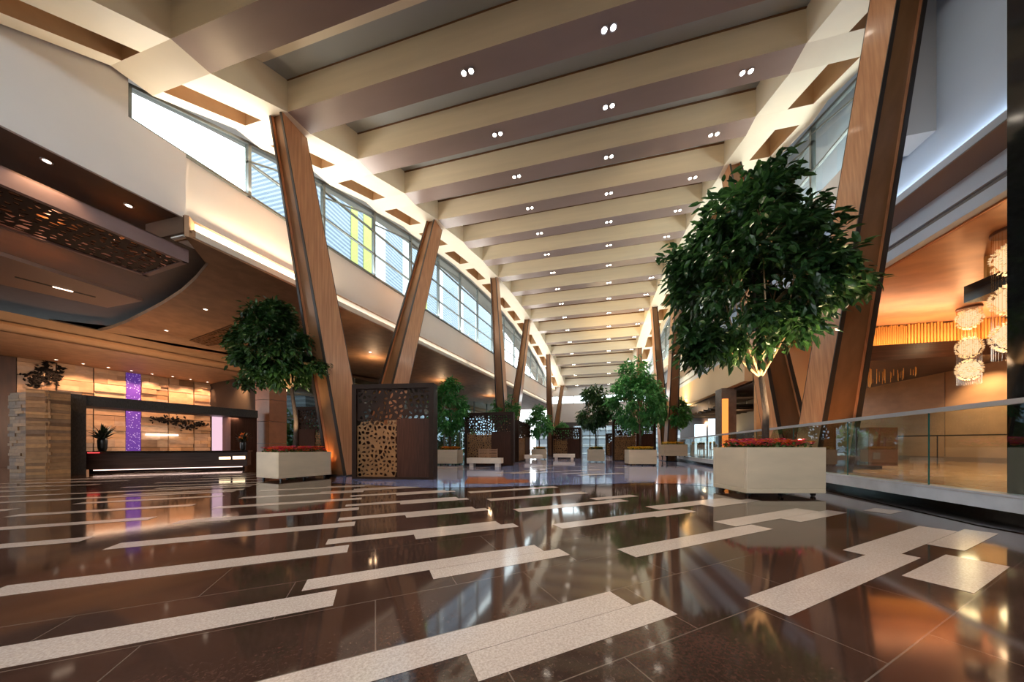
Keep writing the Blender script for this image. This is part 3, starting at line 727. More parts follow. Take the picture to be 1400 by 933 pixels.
# inner ramp railing
A = atF(1131, 586, 8.9); B = atF(1030, 596.5, 14.8); d = (B-A); d.z = 0; L = d.length; d.normalize()
r2 = empty('glass_railing', (A.x, A.y, .3)); tag(r2, 'short inner glass railing with a bright handrail behind the largest planter', 'railing')
h = MB(); h.obox((0,0), d, L, .06, 1.13, 1.165, off=-.03); h.build('handrail', M['steel'], r2)
for k in range(3):
    g = MB(); g.obox(tuple(d*(L/3*k+.02))[:2], d, L/3-.04, .003, .0, 1.13); g.build('glass_panel', M['railglass'], r2)
p2 = MB(); p2.obox((0,0), d, .02, .02, 0, 1.13); p2.build('end_edge', M['steel'], r2)
# interior shell
im = MB()
im.add([(7.8,-8,5.62),(22,-8,5.62),(22,16.6,5.62),(7.8,16.6,5.62)], [(3,2,1,0)], 0)
struct(im.build('ceiling_right', M['copper']))
cm2 = MB(); cm2.box(7.76, 7.82, -8, 16.6, 5.58, 5.63); struct(cm2.build('trim_3', mat('copper edge trim', (.5,.2,.08), .4, metal=.5)))
sw = MB(); sw.box(15.3, 15.6, -8, 24, .3, 5.7)
struct(sw.build('wall_stone_right', M['stone']))
sj = MB()
for y in (2,4.5,7,9.5,12,14.5,17): sj.box(15.28, 15.301, y-.01, y+.01, .3, 4.2)
sj.box(15.26, 15.301, -8, 24, .3, .5); sj.box(15.285,15.301,-8,24,2.55,2.565)
struct(sj.build('baseboard_right', mat('brown stone joint', (.34,.20,.12), .4)))
# balcony bulkhead with gold rod curtain
bm_ = MB(); bm_.box(10.6, 15.3, 14.15, 14.25, 4.17, 4.74); bm_.box(10.6, 15.3, 14.25, 16.5, 4.17, 4.65); bm_.box(10.6, 15.3, 16.5, 24, 4.17, 4.25)
struct(bm_.build('trim_4', mat('dark cherry bulkhead', (.075,.032,.02), .4, var=.3, scale=3, stretch=(.4,1,6))))
bw = MB(); bw.box(10.6, 15.3, 16.5, 16.6, 4.65, 5.62); struct(bw.build('wall_behind_rods', mat('cherry back wall', (.16,.06,.025), .5)))
rc = empty('rod_curtain', (10.6, 14.6, 4.65)); tag(rc, 'curtain of vertical gold rods above the dark balcony band on the right', 'rod curtain')
random.seed(3)
for i in range(60):
    x = .04 + i*.055 if i < 26 else 1.50 + (i-26)*.095; w = .012 if i < 26 else .024
    rr = MB(); rr.box(x-w, x+w, 0, .05, .0, .93 + random.uniform(-.05,.04)); rr.build('rod', M['gold'], rc)
hr = empty('hanging_rods', (11.2, 15.5, 4.17)); tag(hr, 'cluster of thin bronze rods hanging under the balcony soffit', 'hanging rods')
for i in range(95):
    x = random.uniform(0, 2.4) ** 1.0; y = random.uniform(0, 2.6); Lr = random.uniform(.35, .8) * (1.15 - x/3.2)
    rr = MB(); rr.tube([(x,y,0),(x,y,-Lr)], .012, 5); rr.build('rod', M['gold'], hr)
# chandeliers
def chandelier(c, zt, drops, label, R=.24, n=36, ellip=.33, strong=9):
    ch = empty('chandelier', (c.x, c.y, zt)); tag(ch, label, 'chandelier', 'glass strand chandeliers')
    k = MB(); k.lathe((0,0,0), [(R*1.1,0),(R*1.1,-.06),(R*1.02,-.07)], 28); k.build('canopy', M['tablewood'], ch)
    s = MB(); L = -drops[-1] + .5
    for i in range(n):
        a = i*2*PI/n; s.tube([(R*math.cos(a), R*math.sin(a), -.06),(R*math.cos(a), R*math.sin(a), -L)], .004, 4)
    o = s.build('strands', glass_mat('glass strand', (.9,.75,.5), 2.2, .1), ch); o['kind'] = 'stuff'
    rnd = random.Random(7)
    for dz in drops:
        g = MB()
        for i in range(260):
            v = Vector((rnd.gauss(0,1), rnd.gauss(0,1), rnd.gauss(0,1))).normalized(); p = Vector((v.x*R*1.05, v.y*R*1.05, dz + v.z*ellip))
            q = p*1.0 + Vector((v.x,v.y,v.z))*.05
            u = v.orthogonal().normalized()*.022; w2 = v.cross(u)
            g.add([p-u, p-w2, p+u, p+w2, q], [(0,1,4),(1,2,4),(2,3,4),(3,0,4)])
        b = g.build('glass_cluster', strandm, ch)
        core = MB(); core.lathe((0,0,dz), [(.02,-ellip*.85),(R*.65,-ellip*.65),(R*.98,0),(R*.65,ellip*.65),(.02,ellip*.85)], 16); core.build('lamp_core', corem, b, smooth=True)
    for dz in drops: point('chandelier_light', (c.x, c.y, zt+dz-ellip-.2), strong, (1,.7,.4), .2)
    return ch
strandm = mat('warm crystal petals', (.95,.82,.6), .2, emit=(1,.66,.32), es=.2)
corem = emis('chandelier core', (1,.66,.36), .55)
c1 = atF(1325, 420, 10.1); chandelier(c1, 5.62, [-.38-.0, -1.35, -2.1], 'chandelier of glass strands with three glowing clusters, left of the black marble pier')
c2 = atF(1391, 300, 6.45); chandelier(c2, 5.62, [-.62, -1.5, -2.3], 'glass chandelier partly hidden by the black marble pier', R=.3)
# hanging black bulkhead
hb = empty('hanging_bulkhead', (10, 9, 4.6)); tag(hb, 'black box bulkhead hung on gold rods under the copper ceiling', 'bulkhead')
q = MB(); q.box(-.45, 1.8, -4, 1.2, .02, .44); q.build('box', M['blackstone'], hb)
for x, y in ((-.3,.9),(-.3,.4),(-.3,-.1),(.3,.9)):
    q = MB(); q.box(x-.03, x+.03, y-.03, y+.03, .44, 1.02); q.build('hanger_rod', M['gold'], hb)
# black marble pier
bp_ = atz(1377, 678, .3)
q = MB(); q.box(bp_.x+.06, bp_.x+1.36, bp_.y-1.0, bp_.y+.06, .3, 8.5); 
pier = q.build('marble_pier', M['blackstone']); tag(pier, 'tall polished black marble pier at the right end of the glass railing', 'pier')
# host stand on the platform
hp = atF(1188, 642, 8.1)
hd = empty('host_stand', (hp.x, hp.y, .3), math.radians(13)); tag(hd, 'brown and grey host stand on the raised platform behind the glass railing', 'host stand')
q = MB(); q.box(-.02, .75, -.02, 1.0, .1, 1.14); q.build('cabinet', M['tablewood'], hd)
q = MB(); q.box(-.03-.0, -.02, 0, .98, .12, 1.0); q.build('front_panel', M['greypanel'], hd)
q = MB(); q.box(-1.3, -.02, .35, .95, .15, 1.05); q.build('side_counter', M['greypanel'], hd)
q = MB(); q.box(-1.2, .6, .2, .85, 0, .1); q.build('plinth', M['blackfloor'], hd)
q = MB(); q.box(.08, .26, -.035, -.02, .28, .46); q.build('paper_tray', M['greypanel'], hd)
# wall gate and wall rail on the stone wall side
gt = empty('brass_handrail', (13.2, 12.5, .3)); tag(gt, 'thin dark handrail and glass gate in front of the honey stone wall', 'handrail')
q = MB(); q.tube([(-1.4,2.2,1.03),(0,0,1.0),(.9,-1.6,1.02)], .022, 8); q.build('rail', M['edge'], gt)
for x, y in ((-.9,1.4),(0,0),(.9,-1.6)):
    q = MB(); q.tube([(x,y,0),(x,y,1.0)], .015, 6); q.build('post', M['edge'], gt)
# restaurant side further down the hall
rb = MB()
rb.box(7.55, 7.9, 16.6, 37, 4.1, 5.62, 0); rb.box(7.9, 10.6, 16.6, 37, 5.3, 5.62, 1); rb.box(7.9,10.6,16.6,37,4.0,4.1,2)
struct(rb.build('wall_restaurant_fascia', [mat('warm cream fascia', (.72,.52,.30), .5), M['brownceil'], M['darkceil']]))
rb = MB(); rb.box(7.95, 10.6, 16.4, 16.6, .3, 5.6); struct(rb.build('wall_partition', mat('tan partition', (.66,.42,.22), .55)))
rb = MB(); rb.box(7.3, 8.0, 18.4, 19.2, .3, 4.1); tag(rb.build('stone_pier', mat('grey brown stone', (.20,.16,.13), .5, var=.2)), 'grey brown square pier at the restaurant front behind the railing', 'pier')
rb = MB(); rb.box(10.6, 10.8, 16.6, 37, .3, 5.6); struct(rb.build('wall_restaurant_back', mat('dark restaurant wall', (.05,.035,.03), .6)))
lv = empty('louvre_canopy', (8.8, 23, 3.3)); tag(lv, 'dark slatted canopy hung over the restaurant behind the railing', 'canopy')
for k in range(9):
    q = MB(); q.hexa([(-.9,k*.8-3.2,-.1),(2.2,k*.8-3.2,-.1),(2.2,k*.8-2.7,.08),(-.9,k*.8-2.7,.08),(-.9,k*.8-3.2,-.04),(2.2,k*.8-3.2,-.04),(2.2,k*.8-2.7,.14),(-.9,k*.8-2.7,.14)]); q.build('slat', M['edge'], lv)
for x, y in ((-.8,-3),(-.8,-1),(-.8,1),(-.8,3),(1.8,0)):
    q = MB(); q.tube([(x,y,0),(x,y,.78)], .012, 5); q.build('hanger_rod', M['steel'], lv)
for i, (x, y, lb) in enumerate(((9.9, 29, 'left of the two'), (9.0, 23.6, 'right of the two'))):
    q = MB(); q.box(x-.45, x+.45, y, y+.06, .3, 2.9); s_ = q.build('lit_screen', M['whitescreen']); s_.location.z = 0
    tag(s_, 'pale blue lit panel in the dark restaurant, %s' % lb, 'lit panel', 'lit panels in the restaurant')
q = MB(); q.box(7.0, 7.25, 17.5, 17.6, .3, 3.4); tag(q.build('lit_screen', M['orangelit']), 'narrow orange glowing panel left of the largest tree trunk', 'lit panel')
def chair(p, rz, label):
    r = empty('dining_chair', p, rz); tag(r, label, 'chair', 'dark dining chairs in the restaurant')
    q = MB(); q.box(-.22,.22,-.22,.22,.43,.48); q.build('seat', M['bronze'], r)
    q = MB(); q.box(-.22,.22,.19,.23,.5,.95); q.build('backrest', M['bronze'], r)
    for sx in (-1,1):
        for sy in (-1,1):
            q = MB(); q.box(sx*.2-.018, sx*.2+.018, sy*.2-.018, sy*.2+.018, 0, .43); q.build('leg', M['steel'], r)
    return r
cp = [(7.6,15.6,'nearest dark dining chair'),(7.9,20.2,'second dark dining chair'),(8.3,22,'third dark dining chair'),(8.6,24.5,'fourth dark dining chair'),(9.2,27,'farthest dark dining chair')]
pc = None
for i, (x, y, lb) in enumerate(cp):
    lab = lb + ' seen through the railing glass before the restaurant'
    if pc is None: pc = chair((x,y,.3), .4, lab)
    else:
        o = copy_tree(pc); o.location = (x,y,.3); o.rotation_euler = (0,0,.7*i); tag(o, lab)
# ------------------------------------------------------------------ left wing
DV = Vector((.2487, .9686, 0)); NV = Vector((-.9686, .2487, 0))
def wing(dist, px, z=0):   # point on the plane parallel to the reception wall at a distance, seen at column px
    r = ray(px, HY); t = dist / r.dot(NV); p = r*t; return Vector((p.x, p.y, z))
DP, DW, DS = 17.48, 27.3, 21.5
# ceiling planes
cl = MB()
cl.add([(LX(-8,-9.82),-8,6.25),(LX(38,-9.82),38,6.25),(-45,38,6.25),(-45,-8,6.25)], [(0,1,2,3)], 0)
struct(cl.build('ceiling_lobby', mat('umber ceiling', (.10,.055,.03), .6, var=.1)))
ZP = 5.76
arc = [(286,360),(268,382),(248,400),(223,416),(195,430.6),(172,442),(150,450),(128,455),(111,458)]
pa = [atz(x, y, ZP) for x, y in arc]
e1 = wing(DS-.2, 66); e2 = wing(DS-.2, 223)
arc2 = [atz(x,y,ZP) for x, y in [(240,474),(259,468),(285,460),(306,450)]]
P1 = [(LX(5.02,LW+.1), 5.02)] + [(p.x,p.y) for p in pa] + [(e1.x,e1.y)]
far = e1 + DV*26
P1 += [(far.x, far.y), (-14, 38), (LX(38,LW), 38)]
pl = MB(); pl.prism(P1, ZP, ZP+.12, 0)
struct(pl.build('ceiling_soffit', M['brownceil']))
ef = MB(); a = Vector((LX(5.02,LW+.1),5.02,0)); b = Vector((pa[0].x, pa[0].y, 0)); 
dd = (b-a).normalized(); ef.obox(a, dd, (b-a).length, .08, ZP, 6.25); struct(ef.build('trim_5', M['brownceil']))
# cornice steps and low soffit in front of the feature wall
so = wing(DS, -180); 
cs = MB()
cs.obox(so, DV, 36, DW-DS+.3, 5.15, 5.22, 0); cs.obox(so, DV, 36, .12, 5.15, 5.42, 1); cs.obox(so - NV*.5, DV, 36, .12, 5.42, ZP, 1); cs.obox(so - NV*.5, DV, 36, .55, 5.42, 5.46, 1)
struct(cs.build('ceiling_wall_soffit', [M['brownceil'], M['cornice']]))
# hanging ceiling elements
def ceil_poly(px, z, th, name, m, label, cat):
    P = [atz(x,y,z) for x,y in px]; c = sum(P, Vector())/len(P)
    r = empty(name, (c.x,c.y,z)); tag(r, label, cat)
    q = MB(); q.prism([(p.x-c.x,p.y-c.y) for p in P], 0, th); return r, q, P, c
# lattice panel A: tray with mauve sides, lattice in its underside
zA = 5.5
P = [atz(x,y,zA) for x,y in [(258,360),(201,379),(-60,291),(-60,226)]]
c = sum(P, Vector())/4; c.z = zA
rA = empty('lattice_ceiling_panel', c); tag(rA, 'large hanging ceiling tray with mauve sides and a pierced dark underside, nearest the upper wall', 'ceiling panel', 'pierced metal ceiling panels')
def traysides(P, c, th, h, name, m, root, inset=.12):
    q = MB(); n_ = len(P)
    for i in range(n_):
        a = Vector((P[i].x-c.x, P[i].y-c.y, 0)); b = Vector((P[(i+1)%n_].x-c.x, P[(i+1)%n_].y-c.y, 0)); d = (b-a); L = d.length; d.normalize()
        q.obox(a, d, L, inset, 0, h)
    q.build(name, m, root)
traysides(P, c, .1, .33, 'tray_side', M['mauve'], rA, .1 if (P[1]-P[0]).cross(P[2]-P[1]).z > 0 else -.1)
def lattice_in(P, c, root, seed, cell=.16, m='bronzelat'):
    # pierced sheet filling a quad: parallelogram from P[0] with edges to P[1], P[3]
    o = P[0]-c; u = P[3]-P[0]; v = P[1]-P[0]; L1, L2 = u.length, v.length
    mb = lattice(L1, L2, cell, seed, lambda a,b,rd: rd.choice([.4,.5,.6,.7]), 0, 0, 0, .015)
    un, vn = u/L1, v/L2
    mb.v = [tuple(Vector((o.x,o.y,.03)) + un*x + vn*z_ + Vector((0,0,y_))) for (x,y_,z_) in mb.v]
    mb.build('pierced_sheet', M[m], root)
lattice_in(P, c, rA, 5, .17, 'bronze')
back = MB(); back.prism([(p.x-c.x,p.y-c.y) for p in P], .3, .33); back.build('back_board', M['bronzelat'], rA)
point('tray_light', (P[0].x*.7+P[2].x*.3, P[0].y*.7+P[2].y*.3, zA+.18), 5, (1,.5,.3), .05)
point('tray_light', (P[0].x*.35+P[2].x*.65, P[0].y*.35+P[2].y*.65, zA+.18), 5, (1,.5,.3), .05)
# floating slab B with a slot light
zB = 5.2
rB, q, P, c = ceil_poly([(195,412),(147,421),(-60,376),(-60,330)], zB, .09, 'floating_ceiling_panel', None, 'smooth pinkish brown floating ceiling panel with a slot light', 'ceiling panel')
q.build('panel', mat('pinkish brown plaster', (.36,.22,.16), .5), rB)
a, b2 = atz(20,378,zB), atz(131,406,zB); d = b2-a; L = d.length; d.normalize()
q = MB(); q.obox(a-Vector((c.x,c.y,0)), d, L, .09, -.006, 0); q.build('light_slot', M['darkceil'], rB)
a2, b3 = atz(72,391.3,zB), atz(100,398.3,zB); q = MB(); q.obox(a2-Vector((c.x,c.y,0)), (b3-a2).normalized(), (b3-a2).length, .07, -.012, -.006); q.build('lamp', emis('slot lamp', (1,.75,.55), 3), rB)
# lattice C
zC = 5.6
P = [atz(x,y,zC) for x,y in [(100,452),(72,468),(-70,464),(-50,424)]]; c = sum(P, Vector())/4; c.z = zC
rC = empty('lattice_ceiling_panel', c); tag(rC, 'pierced dark ceiling panel left of the curved soffit, below the floating panel', 'ceiling panel', 'pierced metal ceiling panels')
traysides(P, c, .1, .2, 'tray_side', M['darkceil'], rC); lattice_in(P, c, rC, 15, .2, 'bronze')
back = MB(); back.prism([(p.x-c.x,p.y-c.y) for p in P], .2, .22); back.build('back_board', M['bronzelat'], rC)
point('tray_light', (P[0].x*.6+P[2].x*.4, P[0].y*.6+P[2].y*.4, zC+.11), 12, (1,.6,.4), .05)
# lattice D beyond the second arc
zD = 5.70
P = [atz(x,y,zD) for x,y in [(259,467),(286,475),(345,464),(316,446)]]; c = sum(P, Vector())/4; c.z = zD
rD = empty('lattice_ceiling_panel', c); tag(rD, 'small pierced ceiling panel behind the crown of the left tree', 'ceiling panel', 'pierced metal ceiling panels')
lattice_in(P, c, rD, 17, .2, 'bronzelat')
back = MB(); back.prism([(p.x-c.x,p.y-c.y) for p in P], .045, .055); back.build('back_board', M['darkceil'], rD)
# downlights in the lobby ceilings
def single(p, label, grp):
    r = empty('recessed_downlight', p); tag(r, label, 'ceiling light', grp)
    t = MB(); ring(t, (0,0), .05, .075, -.012, 0); t.build('trim_ring', M['steel'], r)
    l = MB(); disc(l, (0,0), .05, -.004); l.build('lamp', M['lampsoft'], r); return r
dl = [(76.6,492),(113.7,497.5),(148,502.5),(179.7,507),(208,511.5),(236,515),(260.5,519),(283.7,522.6)]
pr1 = None
for i, (x, y) in enumerate(dl):
    p = atz(x, y, 5.15)
    lab = '%s downlight from the left in the soffit above the reception stone wall' % bword[i]
    if pr1 is None: pr1 = single(p, lab, 'soffit downlights above the stone wall')
    else:
        o = copy_tree(pr1); o.location = p; tag(o, lab)
    wl_ = p + NV * 1.2
    spot('wall_wash', (p.x, p.y, 5.1), (p.x + NV.x*1.5, p.y + NV.y*1.5, 1.6), 105, (1,.55,.30), math.radians(85), .7, .06)
for i, (x, y) in enumerate([(281,423),(227.5,452),(181,463.5),(506,481.5)]):
    o = copy_tree(pr1); o.location = atz(x, y, ZP); tag(o, ['brightest downlight in the curved brown ceiling','middle downlight in the curved brown ceiling','faint far downlight in the curved brown ceiling','small downlight in the ceiling between the first two slanted columns'][i], 'ceiling light', 'downlights in the brown ceiling')
    spot('lobby_spot', tuple(o.location - Vector((0,0,.05))), tuple(Vector((o.location.x, o.location.y, 0))), 160, WARM, math.radians(100), .6, .05)
for i, (x, y) in enumerate([(64,220),(176,281)]):
    o = copy_tree(pr1); o.location = atz(x, y, 6.25); tag(o, ['left','right'][i] + ' of the two dim downlights in the upper ceiling beside the white wall', 'ceiling light', 'downlights in the brown ceiling')
    spot('lobby_spot', tuple(o.location - Vector((0,0,.05))), (o.location.x, o.location.y, 0), 50, WARM, math.radians(100), .6, .05)
# feature wall of stone blocks
W0 = wing(DW, 22); W1 = wing(DW, 296); LWall = (W1-W0).length
fw = MB(); fw.obox(W0, DV, LWall, .3, 0, 5.25, 0, off=.12)
rnd = random.Random(12)
jx = [wing(DW, x) for x in (22,77,127.6,172,192,230,264.8,296)]; jd = [(j-W0).length for j in jx]
zr = [0,.9,1.8,2.65,3.5,4.35,5.2]
for i in range(len(jd)-1):
    if i == 3: continue
    for r_ in range(6):
        x0, x1 = jd[i]+.02, jd[i+1]-.02; z0, z1 = zr[r_]+.015, zr[r_+1]-.015
        rows = rnd.choice([2,3,4]); zz = z0
        for q_ in range(rows):
            hh = (z1-z0)/rows; xx = x0
            while xx < x1 - .05:
                w_ = min(rnd.uniform(.3, .95), x1-xx)
                if x1 - xx - w_ < .25: w_ = x1-xx
                dpt = rnd.choice([.0,.02,.04,.05,.09,.14])
                fw.obox(W0 + DV*xx, DV, w_, .14+dpt, zz, zz+hh, 1, off=-dpt)
                xx += w_
            zz += hh
struct(fw.build('wall_reception', [M['joint'], M['feature']]))
pp = MB(); pp.obox((0,0), DV, jd[4]-jd[3], .1, 0, 5.2); po = pp.build('light_panel', M['purple']); po.location = jx[3] - NV*.06 
tag(po, 'tall backlit purple glittering panel set in the reception stone wall', 'light panel')
# dark panel wall to the left and return wall in rust marble
dw = MB(); wl0 = wing(DW, -260); dw.obox(wl0, DV, (W0-wl0).length, .3, 0, 5.25, 0)
struct(dw.build('wall_panelled', mat('dark mahogany panelling', (.07,.03,.018), .4, var=.3, scale=2, stretch=(3,3,.4))))
R0 = W1; R1 = atz(386, 506.5, 5.2); dr = Vector((R1.x-R0.x, R1.y-R0.y, 0)); Lr = dr.length; dr.normalize()
rw = MB(); rw.obox(R0, dr, Lr, -.3, 0, 5.25, 0, off=-.03)
ncol = 8
for i in range(ncol):
    for j in range(6):
        rw.obox(R0 + dr*(Lr*i/ncol+.02), dr, Lr/ncol-.04, -.04, .88*j+.015, .88*j+.865, 1, off=.0)
struct(rw.build('wall_return', [M['joint'], M['onyx']]))
# a pilaster at the end of the return wall
q = MB(); 
for j in range(5): q.box(-.45,.45,-.45,.45, j*1.1+.01, j*1.1+1.09)
pt = q.build('marble_pilaster', M['onyx']); pp_ = atF(371, 612, 15.5); pt.location = (pp_.x, pp_.y, 0); tag(pt, 'rust marble square pilaster behind the trunk of the left tree', 'pilaster')
# wall sculptures of dark metal flakes
def sculpture(pts, label, N, seed, sz=.09):
    rnd = random.Random(seed); P0 = atn(pts[0][0], pts[0][1], W0 - NV*.14, NV)
    r = empty('wall_sculpture', P0); tag(r, label, 'wall art', 'dark metal wall sculptures'); q = MB()
    for i in range(N):
        a = rnd.choice(pts); x, y = a[0]+rnd.gauss(0,a[2]), a[1]+rnd.gauss(0,a[3]); p = atn(x, y, W0 - NV*(.12+rnd.uniform(0,.12)), NV) - P0
        s_ = sz*rnd.uniform(.6,1.5); an = rnd.uniform(0,PI); u = (DV*math.cos(an)+Vector((0,0,1))*math.sin(an))*s_; v = (DV*-math.sin(an)+Vector((0,0,1))*math.cos(an))*s_*.5
        q.add([p-u,p+v,p+u,p-v,p-NV*.02], [(0,1,4),(1,2,4),(2,3,4),(3,0,4),(3,2,1,0)])
    q.build('flakes', M['flake'], r)
sculpture([(58,505,7,7),(66,514,8,6),(45,520,8,6),(80,512,5,6)], 'cluster of dark metal flakes on the stone wall above the stacked stone pier', 170, 4, .085)
sculpture([(222,573,8,2.5),(240,577,9,3),(258,583,7,3),(272,580,6,1.5)], 'spray of dark metal flakes on the stone wall right of the purple panel', 220, 6, .08)
# niche shelves with lamps on the stone wall
for i, x in enumerate((199, 215, 288)):
    p = atn(x, 595.5 if i < 2 else 598, W0 - NV*.1, NV); q = MB(); q.obox((0,0), DV, .85 if i < 2 else .7, -.1, 0, .07); o = q.build('wall_lamp', emis('shelf lamp %d' % i, (1,.9,.8), 2.4)); o.location = p
    tag(o, ['first slim lit bar lamp on the stone wall right of the purple panel','second slim lit bar lamp on the stone wall right of the purple panel','slim lit bar lamp near the right end of the stone wall'][i], 'lamp', 'slim lamps on the stone wall')
# portal
A = Vector((wing(DP, 92.5).x, wing(DP, 92.5).y, 0)); LP = (wing(DP, 352) - wing(DP, 92.5)).length
zt = 2.66
po = empty('reception_portal', A, math.atan2(DV.y, DV.x)); tag(po, 'charcoal portal frame around the reception desk', 'portal')
PJ = .9
q = MB(); q.box(-.02, .34, -.12, PJ, 0, zt); q.build('post', M['portal'], po)
xr = (wing(DP, 316) - A).length; xr2 = LP
q = MB(); q.box(xr, xr2, .05, PJ, 0, zt-.32); q.build('back_panel', M['darkpanel'], po)
q = MB(); q.box(.34, LP, -.05, PJ, zt-.36, zt); q.build('header', M['portal'], po)
wc0, wc1 = (wing(DP+.9, 299)-wing(DP+.9, 92.5)).length, (wing(DP+.9, 315)-wing(DP+.9,92.5)).length
q = MB(); off = (wing(DP+.9,92.5)-A); q.box(wc0-.1, wc1+.05, .92, 1.0, .0, zt-.35); o = q.build('lit_side_panel', M['whitelit'], po)
# desk
DA = atz(112, 648.3); DB = atz(338, 641.8); dd = (DB-DA); Ld = dd.length; ang = math.atan2(dd.y, dd.x)
de = empty('reception_desk', DA, ang); tag(de, 'long dark reception desk under the charcoal portal', 'desk')
q = MB(); q.box(0, Ld, 0, .7, .14, .72); q.build('front_panel', M['desk'], de)
q = MB(); q.box(-.04, Ld+.04, -.08, .78, .72, .77); q.build('counter_top', M['blackstone'], de)
q = MB(); q.box(.1, Ld-.1, .12, .6, 0, .14); q.build('plinth', M['blackfloor'], de)
q = MB(); q.box(.25, Ld-.15, -.02, .0, .1, .125); q.build('light_strip', emis('desk strip', (1,.7,.6), 1.3), de)
q = MB(); q.box(Ld*.80, Ld*.88, -.006, .01, .42, .52); q.build('lit_shelf', M['shelflit'], de)
q = MB(); q.box(Ld*.895, Ld*.985, -.006, .01, .42, .54); q.build('lit_shelf', M['shelflit'], de)
q = MB(); q.box(.15, .42, -.085, -.08, .70, .73); q.build('red_lamp', M['redlit'], de)
# stacked stone pier on the left
cnr = atz(66, 653.2); rgt = atz(93, 650.2); lft = atz(12, 655)
u1 = (rgt-cnr).normalized(); u1.z = 0; u2 = Vector((-u1.y*-1, 0, 0)); 
pL = atz(14, 651.0)
st = MB(); rnd = random.Random(8)
def course(a, b, th, zt_):
    d = (b-a); L = d.length; d.normalize(); z = 0; nrm = Vector((d.y, -d.x, 0))
    while z < zt_ - .02:
        hh = min(rnd.uniform(.07,.13), zt_-z); x = 0
        while x < L - .01:
            w_ = min(rnd.uniform(.25,.7), L-x); dp = rnd.uniform(0,.05); st.obox(a+d*x, d, w_, th+dp, z, z+hh-.006, 0, off=-dp); x += w_
        z += hh
Pn = atz(66, 653.2); Pr = atz(93.5, 650.3); dleft = (pL - Pn)
course(Pn, Pr, .4, 2.62)
course(pL, Pn, .4, 2.62)
so_ = st.build('stone_pier', M['ledger']); tag(so_, 'stacked ledger stone pier left of the reception desk', 'pier')
# vases with plants
def vase(p, label, sc, leafm, pet):
    rnd = random.Random(5); r = empty('vase_arrangement', p); tag(r, label, 'vase', 'flower arrangements at reception')
    q = MB(); q.lathe((0,0,0), [(.09*sc,0),(.12*sc,.12*sc),(.13*sc,.4*sc),(.1*sc,.5*sc)], 18); q.build('vase', M['vase'], r, smooth=True)
    q = MB()
    for i in range(46):
        a = rnd.uniform(0,2*PI); el = rnd.uniform(.25,1.3); d = Vector((math.cos(a)*math.cos(el), math.sin(a)*math.cos(el), math.sin(el)))
        leaf_quad(q, Vector((0,0,.45*sc)), d, Vector((0,0,1)), rnd.uniform(.3,.75)*sc, .09*sc)
    q.build('leaves', leafm, r)
    if pet:
        q = MB()
        for i in range(26):
            p2 = Vector((rnd.gauss(0,.12), rnd.gauss(0,.12), .55+rnd.uniform(0,.4)))*sc
            for k in range(5): leaf_quad(q, p2, Vector((rnd.gauss(0,1),rnd.gauss(0,1),rnd.gauss(.3,1))), Vector((0,0,1)), .08*sc, .05*sc)
        q.build('blossoms', pet, r)
pv = DA + dd*.075 + Vector((0,0,.77)) + Vector((-math.sin(ang), math.cos(ang), 0))*.3
vase(pv, 'dark vase with spiky leaves on the left end of the reception desk', .92, M['darkleaf'], None)
pv = DA + dd*.955 + Vector((0,0,.77)) + Vector((-math.sin(ang), math.cos(ang), 0))*.3
vase(pv, 'vase of reddish blossoms on the right end of the reception desk', .75, M['darkleaf'], M['floweror'])
# perimeter glazing beyond the return wall, with a garden outside
G0 = Vector((R1.x, R1.y, 0)) ; G0 = atF(384, 612, 17.5); G0.z = 0; G1 = Vector((-8.2, 38, 0)); dg = (G1-G0); Lg = dg.length; dg.normalize()
gm = MB(); pg = MB()
nb = 12
for i in range(nb+1): gm.obox(G0+dg*(Lg*i/nb), dg, .08, .12, 0, ZP)
for z in (0,2.6,4.1): gm.obox(G0, dg, Lg, .08, z, z+.08)
w20 = struct(gm.build('window_40', M['mullion'])); pg.obox(G0, dg, Lg, .004, 0, ZP, off=.04); pg.build('pane', M['winglass'], w20)
G0b = Vector((R0.x, R0.y, 0)); 
hd_ = MB(); rnd = random.Random(31)
for i in range(5200):
    u = rnd.uniform(.02,1.1); p = G0 + dg*Lg*u + Vector((-dg.y, dg.x, 0))*rnd.uniform(3.0,4.6); p.z = rnd.uniform(0, 1) ** .8 * (2.2 + .9*math.sin(u*19) + .5*math.sin(u*41))
    leaf_quad(hd_, p, Vector((rnd.gauss(0,1),rnd.gauss(0,1),rnd.gauss(0,1))), Vector((0,0,1)), .5, .28)
o = hd_.build('garden_hedge', leafmat('garden leaves', (.10,.22,.08), (.30,.45,.20), .6)); tag(o, 'leafy garden hedge outside the tall glazing beyond the left wing', 'hedge', kind='stuff')
# ground outside
gr = MB(); gr.add([(-80,-30,-.05),(60,-30,-.05),(60,120,-.05),(-80,120,-.05)], [(0,1,2,3)]); struct(gr.build('ground_outside', mat('pale outdoor paving', (.42,.43,.42), .8)))
# unseen wall added behind the viewer to cut low daylight, open above
q = MB(); q.box(-34, 20, -8.3, -8, 0, 5.0); struct(q.build('wall_light_block', mat('brown light blocking wall', (.20,.12,.08), .6)))
fb_ = empty('backdrop_building', (1, 52, 0)); tag(fb_, 'low banded grey building added to dim the view through the far entrance doors', 'building')  # building added outside the doors to darken the overbright view
q = MB(); q.box(-9, 30, 0, 6, 0, 5.2); q.build('wall', mat('outdoor grey wall', (.11,.13,.15), .7), fb_)
for z in (1.0, 2.4, 3.8):
    q = MB(); q.box(-9, 30, -.2, 0, z, z+.45); q.build('band', mat('outdoor pale band %d' % int(z), (.20,.22,.23), .7), fb_)
